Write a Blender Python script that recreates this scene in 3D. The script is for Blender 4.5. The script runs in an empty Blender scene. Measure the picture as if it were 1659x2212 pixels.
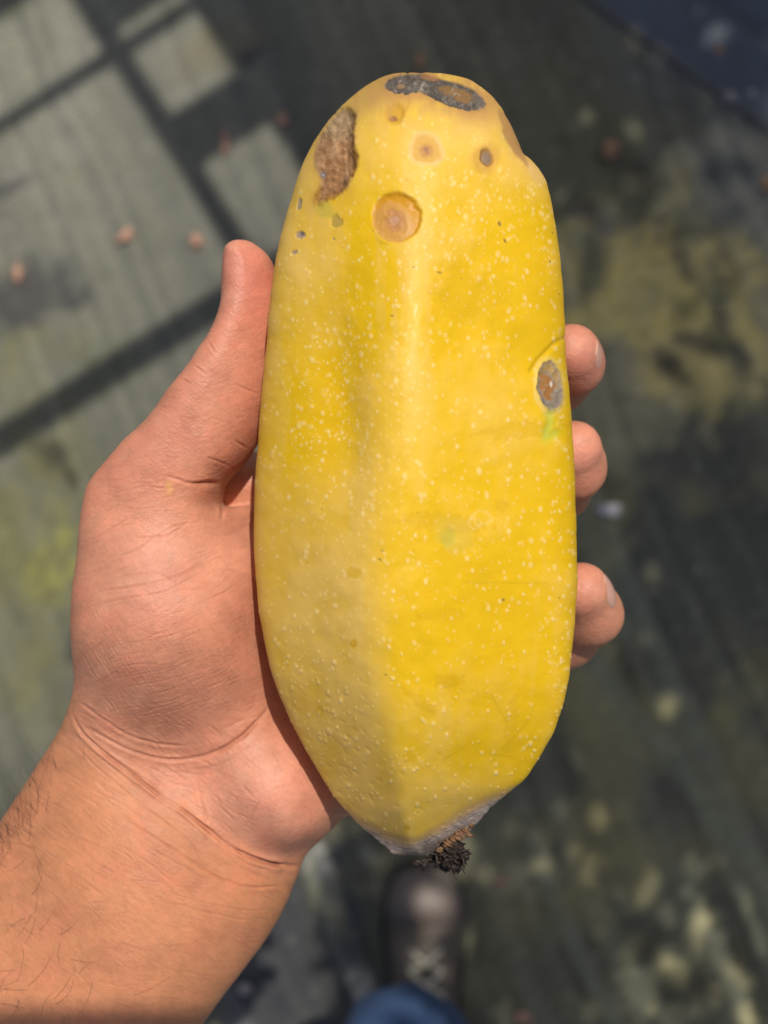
import bpy, math, random
import numpy as np
from mathutils import Vector
random.seed(7)
rng = np.random.default_rng(11)
scene = bpy.context.scene
COL = scene.collection

# ------------------------------------------------------------------ camera, sky, sun, exposure
CAM_Z = 1.5
FPX = 2433.2                      # focal length in units of a 1659 x 2212 picture
CX0, CY0 = 829.5, 1106.0
ZH = 1.2                          # height of the held fruit
cam_d = bpy.data.cameras.new('camera')
cam = bpy.data.objects.new('camera', cam_d)
COL.objects.link(cam)
cam.location = (0, 0, CAM_Z)
cam_d.sensor_fit = 'VERTICAL'
cam_d.sensor_height = 36.0
cam_d.sensor_width = 27.0
cam_d.lens = 36.0 * FPX / 2212.0
cam_d.clip_start = 0.01
cam_d.clip_end = 300
cam_d.dof.use_dof = True
cam_d.dof.focus_distance = 0.285
cam_d.dof.aperture_fstop = 9.5
scene.camera = cam

SUN = Vector((0.18, 0.50, 1.0)).normalized()
TX, TY = SUN.x / SUN.z, SUN.y / SUN.z
w = bpy.data.worlds.new('World')
scene.world = w
w.use_nodes = True
nt = w.node_tree
sky = nt.nodes.new('ShaderNodeTexSky')
sky.sky_type = 'NISHITA'
sky.sun_disc = False
sky.sun_elevation = math.asin(SUN.z)
sky.sun_rotation = math.atan2(SUN.x, SUN.y)
sky.air_density = 0.6
sky.dust_density = 2.5
sky.ozone_density = 0.4
nt.links.new(sky.outputs[0], nt.nodes['Background'].inputs[0])
nt.nodes['Background'].inputs[1].default_value = 0.10
sd = bpy.data.lights.new('sun', 'SUN')
sd.energy = 3.55
sd.angle = math.radians(0.5)
sd.color = (1.0, 0.93, 0.82)
so = bpy.data.objects.new('sun', sd)
COL.objects.link(so)
so.location = (0.6, 1.0, 4)
so.rotation_euler = (-SUN).to_track_quat('-Z', 'Y').to_euler()
scene.view_settings.view_transform = 'Standard'
scene.view_settings.look = 'None'
scene.view_settings.exposure = 0.0
scene.view_settings.gamma = 1.0
scene.render.engine = 'CYCLES'
scene.cycles.use_denoising = True
scene.cycles.max_bounces = 6

# ------------------------------------------------------------------ helpers
def lin(r, g, b, k=1.0):
    c = np.array([r, g, b]) / 255.0
    return np.where(c <= 0.04045, c / 12.92, ((c + 0.055) / 1.055) ** 2.4) * k

def W(px, py, z):
    s = (CAM_Z - z) / FPX
    return ((px - CX0) * s, -(py - CY0) * s, z)

def sm(a, b, x):
    t = np.clip((x - a) / (b - a), 0, 1)
    return t * t * (3 - 2 * t)

def tag(o, label=None, cat=None, group=None, kind=None):
    for k, v in (('label', label), ('category', cat), ('group', group), ('kind', kind)):
        if v:
            o[k] = v
    return o

def empty(name, loc=(0, 0, 0)):
    o = bpy.data.objects.new(name, None)
    o.empty_display_size = 0.05
    o.location = loc
    COL.objects.link(o)
    return o

def mesh_np(name, V, F, mat=None, parent=None, smooth=True, col=None, attrs=None, normals=None):
    """V (n,3) world coordinates, F (m,k) faces; one mesh object."""
    V = np.asarray(V, np.float32)
    F = np.asarray(F, np.int32)
    me = bpy.data.meshes.new(name)
    k = F.shape[1]
    me.vertices.add(len(V))
    me.vertices.foreach_set('co', V.ravel())
    me.loops.add(F.size)
    me.loops.foreach_set('vertex_index', F.ravel())
    me.polygons.add(len(F))
    me.polygons.foreach_set('loop_start', np.arange(0, F.size, k, dtype=np.int32))
    try:
        me.polygons.foreach_set('loop_total', np.full(len(F), k, np.int32))
    except Exception:
        pass
    me.update(calc_edges=True)
    me.polygons.foreach_set('use_smooth', np.full(len(F), smooth))
    if col is not None:
        a = me.attributes.new('tint', 'FLOAT_COLOR', 'POINT')
        c4 = np.ones((len(V), 4), np.float32)
        c4[:, :3] = col
        a.data.foreach_set('color', c4.ravel())
    for nm, arr in (attrs or {}).items():
        a = me.attributes.new(nm, 'FLOAT', 'POINT')
        a.data.foreach_set('value', np.asarray(arr, np.float32))
    if normals is not None:
        me.normals_split_custom_set_from_vertices(np.asarray(normals, np.float32))
    o = bpy.data.objects.new(name, me)
    COL.objects.link(o)
    if mat:
        me.materials.append(mat)
    if parent:
        o.parent = parent
        o.matrix_parent_inverse = parent.matrix_basis.inverted()
    return o

def joined(parts):
    V, F, n = [], [], 0
    for v, f in parts:
        V.append(np.asarray(v, float)); F.append(np.asarray(f) + n); n += len(v)
    return np.concatenate(V), np.concatenate(F)

def box(c, s, ax=None):
    """box as V,F ; c centre, s full sizes, ax three unit axes"""
    ax = np.eye(3) if ax is None else np.asarray(ax, float)
    sg = np.array([[x, y, z] for x in (-.5, .5) for y in (-.5, .5) for z in (-.5, .5)])
    V = np.asarray(c) + (sg * np.asarray(s)) @ ax
    F = [[0, 1, 3, 2], [4, 6, 7, 5], [0, 4, 5, 1], [2, 3, 7, 6], [0, 2, 6, 4], [1, 5, 7, 3]]
    return V, np.array(F)

def tube(pts, radii, n=8, flat=1.0):
    pts = np.asarray(pts, float)
    radii = np.broadcast_to(np.asarray(radii, float), (len(pts),))
    V, F = [], []
    prev = None
    for i, p in enumerate(pts):
        t = pts[min(i + 1, len(pts) - 1)] - pts[max(i - 1, 0)]
        t /= np.linalg.norm(t) + 1e-12
        if prev is None:
            up = np.array([0, 0, 1.0]) if abs(t[2]) < .9 else np.array([1.0, 0, 0])
            u = np.cross(t, up)
        else:
            u = prev - t * np.dot(prev, t)
        u /= np.linalg.norm(u) + 1e-12
        v = np.cross(t, u)
        prev = u
        for k in range(n):
            a = 2 * math.pi * k / n
            V.append(p + radii[i] * (math.cos(a) * u + flat * math.sin(a) * v))
    for i in range(len(pts) - 1):
        for k in range(n):
            F.append([i * n + k, i * n + (k + 1) % n, (i + 1) * n + (k + 1) % n, (i + 1) * n + k])
    V.append(pts[0]); V.append(pts[-1])
    a, b = len(V) - 2, len(V) - 1
    m = (len(pts) - 1) * n
    for k in range(0, n, 2):
        F.append([a, (k + 2) % n, k + 1, k])
        F.append([b, m + k, m + k + 1, m + (k + 2) % n])
    return np.array(V), np.array(F)

def noise(h, w_, cell, seed, octaves=3, gain=0.5, aspect=1.0):
    """tileless value noise in [-1,1] on an h x w raster"""
    out = np.zeros((h, w_), np.float32)
    amp, tot = 1.0, 0.0
    r = np.random.default_rng(seed)
    for o in range(octaves):
        cx, cy = max(cell, 1.0), max(cell * aspect, 1.0)
        gh, gw = int(h / cy) + 3, int(w_ / cx) + 3
        g = r.uniform(-1, 1, (gh, gw)).astype(np.float32)
        yy, xx = np.arange(h) / cy, np.arange(w_) / cx
        yi, xi = yy.astype(int), xx.astype(int)
        fy, fx = yy - yi, xx - xi
        fy, fx = fy * fy * (3 - 2 * fy), fx * fx * (3 - 2 * fx)
        a = g[yi][:, xi] * (1 - fx) + g[yi][:, xi + 1] * fx
        b = g[yi + 1][:, xi] * (1 - fx) + g[yi + 1][:, xi + 1] * fx
        out += amp * (a * (1 - fy[:, None]) + b * fy[:, None])
        tot += amp
        amp *= gain
        cell *= 0.5
    return out / tot

class Raster:
    def __init__(s, x0, y0, x1, y1, step=1.0):
        s.x0, s.y0, s.st = x0, y0, step
        s.turn = step < 1.5
        s.w, s.h = int((x1 - x0) / step) + 1, int((y1 - y0) / step) + 1
        xs, ys = x0 + step * np.arange(s.w), y0 + step * np.arange(s.h)
        s.X, s.Y = np.meshgrid(xs.astype(np.float32), ys.astype(np.float32))
    def n(s, cell, seed, octaves=3, gain=.5, aspect=1.0):
        if aspect != 1.0 or not s.turn:
            return noise(s.h, s.w, cell / s.st, seed, octaves, gain, aspect)
        out = np.zeros(s.X.shape, np.float32); amp = 1.0; tot = 0.0
        r = np.random.default_rng(seed)
        for o in range(octaves):           # each octave turned by its own angle, so no grid shows
            a = r.uniform(.3, 1.25); c, k = math.cos(a), math.sin(a)
            u = (s.X * c + s.Y * k) / cell + r.uniform(0, 50) + 500
            v = (s.Y * c - s.X * k) / cell + r.uniform(0, 50) + 500
            g = r.uniform(-1, 1, (256, 256)).astype(np.float32)
            i, j = np.floor(u).astype(np.int32), np.floor(v).astype(np.int32)
            f, h = (u - i).astype(np.float32), (v - j).astype(np.float32)
            f, h = f * f * (3 - 2 * f), h * h * (3 - 2 * h)
            i0, i1, j0, j1 = i & 255, (i + 1) & 255, j & 255, (j + 1) & 255
            out += amp * ((g[i0, j0] * (1 - f) + g[i1, j0] * f) * (1 - h) + (g[i0, j1] * (1 - f) + g[i1, j1] * f) * h)
            tot += amp; amp *= gain; cell *= .5
        return out / tot
    def win(s, x0, y0, x1, y1):
        a, b = int((x0 - s.x0) / s.st), int((x1 - s.x0) / s.st) + 2
        c, d = int((y0 - s.y0) / s.st), int((y1 - s.y0) / s.st) + 2
        return slice(max(c, 0), max(min(d, s.h), 0)), slice(max(a, 0), max(min(b, s.w), 0))
    def sample(s, A, px, py):
        fx = np.clip((px - s.x0) / s.st, 0, s.w - 1.001)
        fy = np.clip((py - s.y0) / s.st, 0, s.h - 1.001)
        xi, yi = fx.astype(int), fy.astype(int)
        u, v = fx - xi, fy - yi
        if A.ndim == 3:
            u, v = u[:, None], v[:, None]
        return (A[yi, xi] * (1 - u) + A[yi, xi + 1] * u) * (1 - v) + (A[yi + 1, xi] * (1 - u) + A[yi + 1, xi + 1] * u) * v
    def ell(s, cx, cy, rx, ry, rot=0.0):
        c, k = math.cos(math.radians(rot)), math.sin(math.radians(rot))
        dx, dy = s.X - cx, s.Y - cy
        return np.sqrt(((dx * c + dy * k) / rx) ** 2 + ((-dx * k + dy * c) / ry) ** 2)

def poly_sd(X, Y, P):
    """signed distance to a closed polygon, negative inside"""
    P = np.asarray(P, float)
    d = np.full(X.shape, 1e18)
    ins = np.zeros(X.shape, bool)
    for i in range(len(P)):
        ax, ay = P[i]
        bx, by = P[(i + 1) % len(P)]
        ex, ey = bx - ax, by - ay
        t = np.clip(((X - ax) * ex + (Y - ay) * ey) / (ex * ex + ey * ey + 1e-20), 0, 1)
        d = np.minimum(d, (X - ax - t * ex) ** 2 + (Y - ay - t * ey) ** 2)
        c = (ay > Y) != (by > Y)
        ins ^= c & (X < ex * (Y - ay) / (ey if abs(ey) > 1e-12 else 1e-12) + ax)
    d = np.sqrt(d)
    return np.where(ins, -d, d)

def chaikin(P, n=2, closed=True):
    P = np.asarray(P, float)
    for _ in range(n):
        Q = np.roll(P, -1, axis=0)
        if not closed:
            a, b = P[:-1], P[1:]
            R = np.empty((2 * len(a), P.shape[1])); R[0::2] = .75 * a + .25 * b; R[1::2] = .25 * a + .75 * b
            P = np.vstack([P[:1], R, P[-1:]])
        else:
            R = np.empty((2 * len(P), P.shape[1])); R[0::2] = .75 * P + .25 * Q; R[1::2] = .25 * P + .75 * Q
            P = R
    return P

def line_dist(X, Y, P):
    """distance to an open polyline and the 0..1 position along it"""
    P = np.asarray(P, float)
    L = np.concatenate([[0], np.cumsum(np.hypot(*np.diff(P, axis=0).T))])
    d = np.full(X.shape, 1e9); tt = np.zeros(X.shape)
    for i in range(len(P) - 1):
        ax, ay = P[i]; ex, ey = P[i + 1] - P[i]
        t = np.clip(((X - ax) * ex + (Y - ay) * ey) / (ex * ex + ey * ey + 1e-12), 0, 1)
        q = np.hypot(X - ax - t * ex, Y - ay - t * ey)
        m = q < d
        d = np.where(m, q, d)
        tt = np.where(m, (L[i] + t * (L[i + 1] - L[i])) / L[-1], tt)
    return d, tt

def vnormals(V, F):
    a, b, c = V[F[:, 0]], V[F[:, 1]], V[F[:, 2]]
    if F.shape[1] == 4:
        fn = np.cross(V[F[:, 2]] - a, V[F[:, 3]] - b)
    else:
        fn = np.cross(b - a, c - a)
    N = np.zeros(V.shape)
    for k in range(F.shape[1]):
        for j in range(3):
            N[:, j] += np.bincount(F[:, k], fn[:, j], len(V))
    return N / (np.linalg.norm(N, axis=1, keepdims=True) + 1e-20)

# ------------------------------------------------------------------ materials
def mat_new(name):
    m = bpy.data.materials.new(name)
    m.use_nodes = True
    return m, m.node_tree, m.node_tree.nodes['Principled BSDF']

def mat_plain(name, c, rough=.6, var=.25, scale=40, bump=.2, dist=.001, metal=0):
    m, t, b = mat_new(name)
    tc = t.nodes.new('ShaderNodeTexCoord')
    n = t.nodes.new('ShaderNodeTexNoise'); n.inputs['Scale'].default_value = scale; n.inputs['Detail'].default_value = 5
    t.links.new(tc.outputs['Object'], n.inputs['Vector'])
    mx = t.nodes.new('ShaderNodeMix'); mx.data_type = 'RGBA'
    mx.inputs[6].default_value = (*[x * (1 - var) for x in c], 1)
    mx.inputs[7].default_value = (*[min(1, x * (1 + var)) for x in c], 1)
    t.links.new(n.outputs['Fac'], mx.inputs[0])
    t.links.new(mx.outputs[2], b.inputs['Base Color'])
    b.inputs['Roughness'].default_value = rough
    b.inputs['Metallic'].default_value = metal
    bp = t.nodes.new('ShaderNodeBump'); bp.inputs['Strength'].default_value = bump; bp.inputs['Distance'].default_value = dist
    t.links.new(n.outputs['Fac'], bp.inputs['Height'])
    t.links.new(bp.outputs['Normal'], b.inputs['Normal'])
    return m

def mat_tint(name, rough=.5, rough_attr=None, sss=0.0, sss_rad=(1, .35, .2), sss_scale=.004, spec=.5,
             bumps=(), coat=0.0):
    m, t, b = mat_new(name)
    a = t.nodes.new('ShaderNodeAttribute'); a.attribute_name = 'tint'
    t.links.new(a.outputs['Color'], b.inputs['Base Color'])
    b.inputs['Roughness'].default_value = rough
    b.inputs['Specular IOR Level'].default_value = spec
    if rough_attr:
        ra = t.nodes.new('ShaderNodeAttribute'); ra.attribute_name = rough_attr
        t.links.new(ra.outputs['Fac'], b.inputs['Roughness'])
    b.inputs['Subsurface Weight'].default_value = sss
    b.inputs['Subsurface Radius'].default_value = sss_rad
    b.inputs['Subsurface Scale'].default_value = sss_scale
    b.inputs['Coat Weight'].default_value = coat
    b.inputs['Coat Roughness'].default_value = .25
    tc = t.nodes.new('ShaderNodeTexCoord')
    last = None
    for kind, scale, strength, dist, stretch, *ang in bumps:
        mp = t.nodes.new('ShaderNodeMapping'); mp.inputs['Scale'].default_value = stretch
        if ang:
            vr = t.nodes.new('ShaderNodeVectorRotate'); vr.rotation_type = 'Z_AXIS'
            vr.inputs['Angle'].default_value = math.radians(ang[0])
            t.links.new(tc.outputs['Object'], vr.inputs['Vector'])
            t.links.new(vr.outputs[0], mp.inputs['Vector'])
        else:
            t.links.new(tc.outputs['Object'], mp.inputs['Vector'])
        if kind == 'noise':
            n = t.nodes.new('ShaderNodeTexNoise'); n.inputs['Detail'].default_value = 4; out = 'Fac'
        elif kind == 'voronoi':
            n = t.nodes.new('ShaderNodeTexVoronoi'); out = 'Distance'
        else:
            n = t.nodes.new('ShaderNodeTexWave'); n.inputs['Distortion'].default_value = 3.0; out = 'Fac'
            n.inputs['Detail'].default_value = 2
        n.inputs['Scale'].default_value = scale
        t.links.new(mp.outputs[0], n.inputs['Vector'])
        bp = t.nodes.new('ShaderNodeBump'); bp.inputs['Strength'].default_value = strength
        bp.inputs['Distance'].default_value = dist
        t.links.new(n.outputs[out], bp.inputs['Height'])
        if last:
            t.links.new(last.outputs['Normal'], bp.inputs['Normal'])
        last = bp
    if last:
        t.links.new(last.outputs['Normal'], b.inputs['Normal'])
    return m

# ------------------------------------------------------------------ the ground
def gP(px, py, z=0.0):
    return W(px, py, z)
def axis(lo, hi, step, far, n):
    a = np.arange(lo, hi, step)
    e = np.cumsum(np.geomspace(step, far * .13, n)) ; e = e * (far / e[-1])
    return np.concatenate([(lo - e)[::-1], a, a[-1] + e])

S_G = CAM_Z / FPX
RG = Raster(-260, -260, 1920, 2480, 2.0)
X, Y = RG.X, RG.Y
def blob(cx, cy, rx, ry, rot=0, soft=.6, rag=.35, seed=1, cell=60):
    q = RG.ell(cx, cy, rx, ry, rot) + rag * RG.n(cell, seed, 3)
    return 1 - sm(1 - soft, 1 + soft * .3, q)
def over(C, m, c):
    return C * (1 - m[..., None]) + np.asarray(c) * m[..., None]
U = X - 0.42 * Y                       # the mat's ribs run down and a little right
warp = 40 * RG.n(420, 5, 2)
def stripes(period, seed, ww=1.0):
    r = np.random.default_rng(seed)
    tab = r.uniform(0, 1, 4096)
    q = (U + warp * ww) / period + 900
    i = np.floor(q).astype(int); f = q - i; f = f * f * (3 - 2 * f)
    return tab[i % 4096] * (1 - f) + tab[(i + 1) % 4096] * f
st1, st2 = stripes(24, 3), stripes(52, 4)
n1, n2, n3 = RG.n(260, 21, 4), RG.n(70, 22, 4), RG.n(22, 23, 3)
C = np.zeros(X.shape + (3,)) + np.array([.084, .083, .060])
C *= (1 + .55 * n1)[..., None]
C *= (0.85 + .35 * st1)[..., None] * (1 + .25 * n2)[..., None]
# dry grey-green dust on the upper left, thinning to the right
dust = np.clip(1.0 - sm(-100, 900, X + .35 * Y - 40), 0, 1) * (1 - .5 * sm(1100, 1700, Y))
dust = np.clip(dust * (0.55 + .5 * st2 + .30 * st1 + .45 * n1 + .25 * n2), 0, 1)
C = over(C, dust * .95, [.215, .213, .155])
C = over(C, dust * .85 * np.clip(n2 * 1.8 + .5 * n3, 0, 1), [.115, .120, .062])
C = over(C, .7 * np.clip((.45 - st1) * 3, 0, 1) * np.clip(.6 + n1 + n2, 0, 1) * sm(900, 300, X), [.085, .092, .075])
C = over(C, .8 * sm(.25, .6, n1 + .4 * n2) * sm(1000, 300, X), [.10, .105, .058])
mid = np.clip((1 - sm(350, 900, X + .25 * Y - 200)) * (1 - sm(1500, 1900, Y)), 0, 1)
C = over(C, mid * .45 * np.clip(.6 + .5 * st1 + .3 * n1, 0, 1), [.125, .128, .100])
# yellow-green algae film
C = over(C, blob(40, 1270, 230, 430, 8, seed=31) * np.clip(.65 + .8 * n2, 0, 1), [.150, .148, .062])
C = over(C, blob(110, 1215, 60, 130, 10, seed=32, rag=.6) * .8 * np.clip(.6 + n3, 0, 1), [.23, .225, .045])
C = over(C, blob(60, 800, 190, 100, -25, seed=33) * .6 * np.clip(.6 + n2, 0, 1), [.18, .175, .075])
C = over(C, blob(1450, 640, 330, 230, 25, seed=34, rag=.6) * np.clip(.7 + .9 * n2, 0, 1), [.25, .215, .075])
C = over(C, blob(1560, 800, 200, 110, 10, seed=44, rag=.6) * .7 * np.clip(.6 + .9 * n2, 0, 1), [.24, .205, .10])
C = over(C, blob(1200, 330, 330, 230, 30, seed=35) * .6, [.090, .088, .045])
C = over(C, blob(480, 100, 130, 60, -30, seed=36) * .5, [.13, .11, .055])
C = over(C, blob(1230, 1000, 110, 240, -30, seed=37) * .5, [.075, .078, .042])
# brown and black stains
for i, (a, b, r1, r2, ro) in enumerate([(1480, 570, 60, 26, 60), (1600, 770, 34, 16, 40), (1500, 740, 60, 18, 20), (1450, 800, 70, 22, 35),
        (1560, 690, 40, 20, 60), (1390, 380, 60, 30, 20), (1380, 1440, 40, 70, -20), (1400, 1560, 34, 60, -20), (110, 975, 46, 30, 30), (150, 1030, 16, 46, -30),
        (170, 1395, 24, 40, 0), (165, 640, 40, 24, -40), (45, 640, 110, 60, -30), (540, 120, 40, 22, -30), (1290, 470, 80, 30, 30), (30, 400, 80, 18, -20), (1440, 1700, 60, 30, 30)]):
    C = over(C, blob(a, b, r1 * 1.25, r2 * 1.25, ro, seed=50 + i, rag=.55, cell=40) * .85, [.030, .026, .012] if i < 10 else [.036, .034, .034])
# damp dark cloth on the right, the sky's blue reflection put into its colour
C = over(C, blob(1640, 60, 420, 330, 36, seed=71, soft=.5) * .8, [.040, .050, .066])
C = over(C, blob(1600, 430, 170, 120, 36, seed=72) * .8, [.042, .048, .060])
C = over(C, blob(1560, 1250, 330, 330, -30, seed=73, soft=.4) * .6, [.040, .041, .040])
C = over(C, .8 * sm(.0, .45, n1 + .4 * n2) * sm(1000, 1250, X) * sm(900, 1200, Y), [.170, .155, .078])
C = over(C, .7 * sm(.3, .6, n2 - .3 * n1) * sm(1000, 1250, X), [.050, .040, .022])
C = over(C, .5 * np.clip((st1 - .55) * 3, 0, 1) * sm(1000, 1200, X), [.105, .112, .098])
C = over(C, blob(1500, 1750, 420, 330, 0, seed=74, soft=.8) * .5, [.066, .063, .052])
# pale scuffed ribs near the feet
st3 = stripes(33, 8)
rib = np.clip((.85 * st3 + .15 * st1 - .46) * 5, 0, 1) * np.clip(.75 + .9 * n3 + .5 * n2, 0, 1)
C = over(C, (blob(640, 2080, 210, 330, 0, seed=75, soft=.5) * .9) * .8, [.060, .062, .068])
C = over(C, np.clip(blob(640, 2080, 190, 300, 0, seed=75, soft=.7, rag=.6) * rib, 0, 1), [.38, .382, .39])
C = over(C, np.clip(blob(640, 2080, 190, 300, 0, seed=75, soft=.7, rag=.6) * np.clip((.42 - st3) * 4, 0, 1), 0, 1) * .8, [.035, .038, .045])
C = over(C, blob(757, 2020, 52, 95, -4, seed=76, rag=.3) * .9, [.036, .040, .050])  # dark blue-grey patch left of the boot, drawn in the mat colour
C = over(C, blob(700, 1940, 34, 90, -25, seed=77, rag=.5) * .7, [.20, .20, .12])
C = over(C, .6 * blob(1400, 1580, 560, 26, 52, seed=78, rag=.3), [.11, .115, .095])
for i, (a, b, r1, r2, c) in enumerate([(1560, 2080, 40, 110, .34), (1500, 1870, 30, 26, .30), (1440, 1980, 26, 20, .3), (1170, 1830, 34, 40, .26), (1120, 1900, 60, 24, .26), (1210, 1750, 18, 24, .3), (1500, 1995, 24, 30, .3), (1385, 2140, 70, 40, .33), (1450, 2080, 40, 26, .3), (1250, 1640, 16, 22, .3), (1480, 2190, 60, 24, .3), (1090, 2190, 30, 26, .32), (1620, 1980, 20, 60, .3), (1340, 1930, 18, 24, .3)]):  # dapples of sunlight painted into the mat colour, lower right
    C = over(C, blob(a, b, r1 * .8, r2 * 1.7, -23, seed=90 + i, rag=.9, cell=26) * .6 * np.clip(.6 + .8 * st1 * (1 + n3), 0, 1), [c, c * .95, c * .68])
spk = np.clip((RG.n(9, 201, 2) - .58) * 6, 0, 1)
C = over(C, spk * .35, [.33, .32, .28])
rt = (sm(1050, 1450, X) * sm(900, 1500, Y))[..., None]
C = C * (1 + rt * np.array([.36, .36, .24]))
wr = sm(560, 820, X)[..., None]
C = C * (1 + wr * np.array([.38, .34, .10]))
C = C * (1 + .24 * (st1 - .5) + .16 * (stripes(11, 6) - .5) + .20 * n3)[..., None]
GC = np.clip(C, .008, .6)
rough_g = np.clip(.55 + .25 * n1 - .12 * sm(900, 1500, X) + .1 * n2, .3, .9)
hg = (1.2 * st1 + 1.6 * n1 + .8 * n2) * .001

xs = axis(-.62, .62, .007, 4.5, 60)
ys = axis(-.80, .80, .007, 4.5, 60)
GX, GY = np.meshgrid(xs, ys)
ppx, ppy = GX.ravel() / S_G + CX0, CY0 - GY.ravel() / S_G
def fold(a, lo, hi):          # beyond the drawn patch the mat's pattern goes on, mirrored
    t = np.mod(a - lo, 2 * (hi - lo))
    return lo + np.where(t > hi - lo, 2 * (hi - lo) - t, t)
ppx, ppy = fold(ppx, -250., 1910.), fold(ppy, -250., 2470.)
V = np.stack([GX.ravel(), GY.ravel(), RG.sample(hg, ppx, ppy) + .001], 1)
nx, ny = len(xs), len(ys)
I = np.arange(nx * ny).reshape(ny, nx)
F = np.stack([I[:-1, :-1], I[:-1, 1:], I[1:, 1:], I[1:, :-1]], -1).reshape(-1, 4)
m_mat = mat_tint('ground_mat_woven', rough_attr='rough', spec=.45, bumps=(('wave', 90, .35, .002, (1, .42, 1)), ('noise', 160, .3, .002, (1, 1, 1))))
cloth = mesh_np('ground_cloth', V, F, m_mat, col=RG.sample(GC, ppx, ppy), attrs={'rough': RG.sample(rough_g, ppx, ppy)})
tag(cloth, kind='structure')
# second strip of cloth lapped over the first in the top right corner
def edge_pt(u, v):    # u along the lap edge, v away from it (picture units on the ground)
    e = np.array([.811, .585]); n = np.array([.585, -.811])
    return np.array([1253., 0.]) + u * e + v * n
for (u0, u1, v0, v1, nm, base) in ((-900, 2200, 0, 176, 'cloth_hem', (.050, .066, .090)), (-900, 2200, 150, 1500, 'cloth_overlap', (.044, .059, .086))):
    us, vs = np.linspace(u0, u1, 180), np.linspace(v0, v1, 60)
    UU, VV = np.meshgrid(us, vs)
    P0 = np.stack([edge_pt(a, b) for a, b in zip(UU.ravel(), VV.ravel())])
    nn = RG.sample(n2, P0[:, 0], P0[:, 1]); s_ = RG.sample(st1, P0[:, 0], P0[:, 1])
    z = .0065 + .001 * RG.sample(n1, P0[:, 0], P0[:, 1]) + (.004 if nm == 'cloth_overlap' else 0)
    z = z - .004 * (1 - sm(0, 8, VV.ravel() - v0))
    V = np.stack([(P0[:, 0] - CX0) * S_G, (CY0 - P0[:, 1]) * S_G, z], 1)
    I = np.arange(180 * 60).reshape(60, 180)
    F = np.stack([I[:-1, :-1], I[:-1, 1:], I[1:, 1:], I[1:, :-1]], -1).reshape(-1, 4)[:, ::1]
    c = np.array(base) * (1 + .35 * nn + .3 * (s_ - .5))[:, None]
    hem = (1 - sm(10, 26, VV.ravel() - v0))[:, None]
    c = c * (1 - hem) + np.array([.085, .085, .072]) * hem
    o = mesh_np(nm, V, F, m_mat, col=c, attrs={'rough': np.full(len(V), .42) + .1 * nn})
    tag(o, kind='structure')
m_soil = mat_plain('soil', (.10, .085, .06), .9, .4, 6, .5, .01)
bx = np.array([[-60, -60, -.012], [60, -60, -.012], [60, 60, -.012], [-60, 60, -.012]], float)
tag(mesh_np('ground', bx, [[0, 1, 2, 3]], m_soil), kind='structure')

# ------------------------------------------------------------------ the shade frame overhead (casts the bar shadows)
ZR = 1.9
m_steel = mat_plain('painted_steel', (.12, .13, .13), .5, .2, 30, .15, .001)
m_sheet = mat_plain('roof_sheet_metal', (.10, .105, .11), .55, .25, 14, .2, .002)
O_ = np.array([254., 115.]); A_ = np.array([.530, .848]); B_ = np.array([.848, -.530])
def roof(s, t, z=ZR):
    p = O_ + s * A_ + t * B_
    x, y, _ = gP(*p)
    return np.array([x + TX * z, y + TY * z, z])
aw = roof(1, 0) - roof(0, 0); aw /= np.linalg.norm(aw)
bw = roof(0, 1) - roof(0, 0); bw /= np.linalg.norm(bw)
frame = tag(empty('roof_frame', tuple(roof(900, 2400, 0))), 'steel roof frame standing over the mat with dark sheet panels', 'roof frame')
def rbar(s0, t0, s1, t1, wd, ht=.03, nm='bar'):
    p, q = roof(s0, t0), roof(s1, t1)
    d = (q - p); L = np.linalg.norm(d); d /= L
    n = np.cross([0, 0, 1], d)
    v, f = box((p + q) / 2, (L, wd, ht), [d, n, [0, 0, 1]])
    return mesh_np(nm, v, f, m_steel, frame, smooth=False)
rbar(-700, 0, 620, 0, 33 * S_G)
rbar(620, 0, 1050, 0, 26 * S_G)
rbar(0, -900, 0, 215, 21 * S_G)
rbar(577, -900, 577, 260, 52 * S_G)
rbar(-700, 222, 720, 222, 30 * S_G)
rbar(-700, 2400, 2600, 2400, .06, .06)
rbar(-250, -900, -250, 2400, .05, .05)
def rsheet(s0, s1, t0, t1, dz=.035):
    c = (roof(s0, t0) + roof(s1, t1)) / 2 + np.array([0, 0, dz])
    v, f = box(c, (abs(s1 - s0) * S_G, abs(t1 - t0) * S_G, .004), [aw, bw, [0, 0, 1]])
    return mesh_np('roof_panel', v, f, m_sheet, frame, smooth=False)
rsheet(156, 285, 18, 700)
rsheet(-700, -60, 18, 700)
rsheet(-60, 156, 215, 700)
rsheet(285, 470, 235, 700)
net = []  # added slats, spaced to let an even part of the sun through
for k in range(int(560 * S_G / .0095)):
    s_ = 790 + k * .0095 / S_G
    a_, b_ = roof(s_, 235), roof(s_, 1700)
    d_ = b_ - a_; L_ = np.linalg.norm(d_); d_ /= L_
    net.append(box((a_ + b_) / 2, (L_, .0066, .001), [d_, np.cross([0, 0, 1], d_), [0, 0, 1]]))
tag(mesh_np('added_shade_net', *joined(net), m_sheet, frame, smooth=False), kind='stuff')
v, f = box((-.56, .1265 + .705 * (TY - .43), ZR), (1.29, .075, .02))  # added bar, gives the forearm the shadow a phone would cast
mesh_np('phone_shadow_bar', v, f, m_steel, frame, smooth=False)
v, f = tube([roof(900, 2400, .0), roof(900, 2400, ZR)], [.03, .03], 8)
mesh_np('post', v, f, m_steel, frame)

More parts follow.
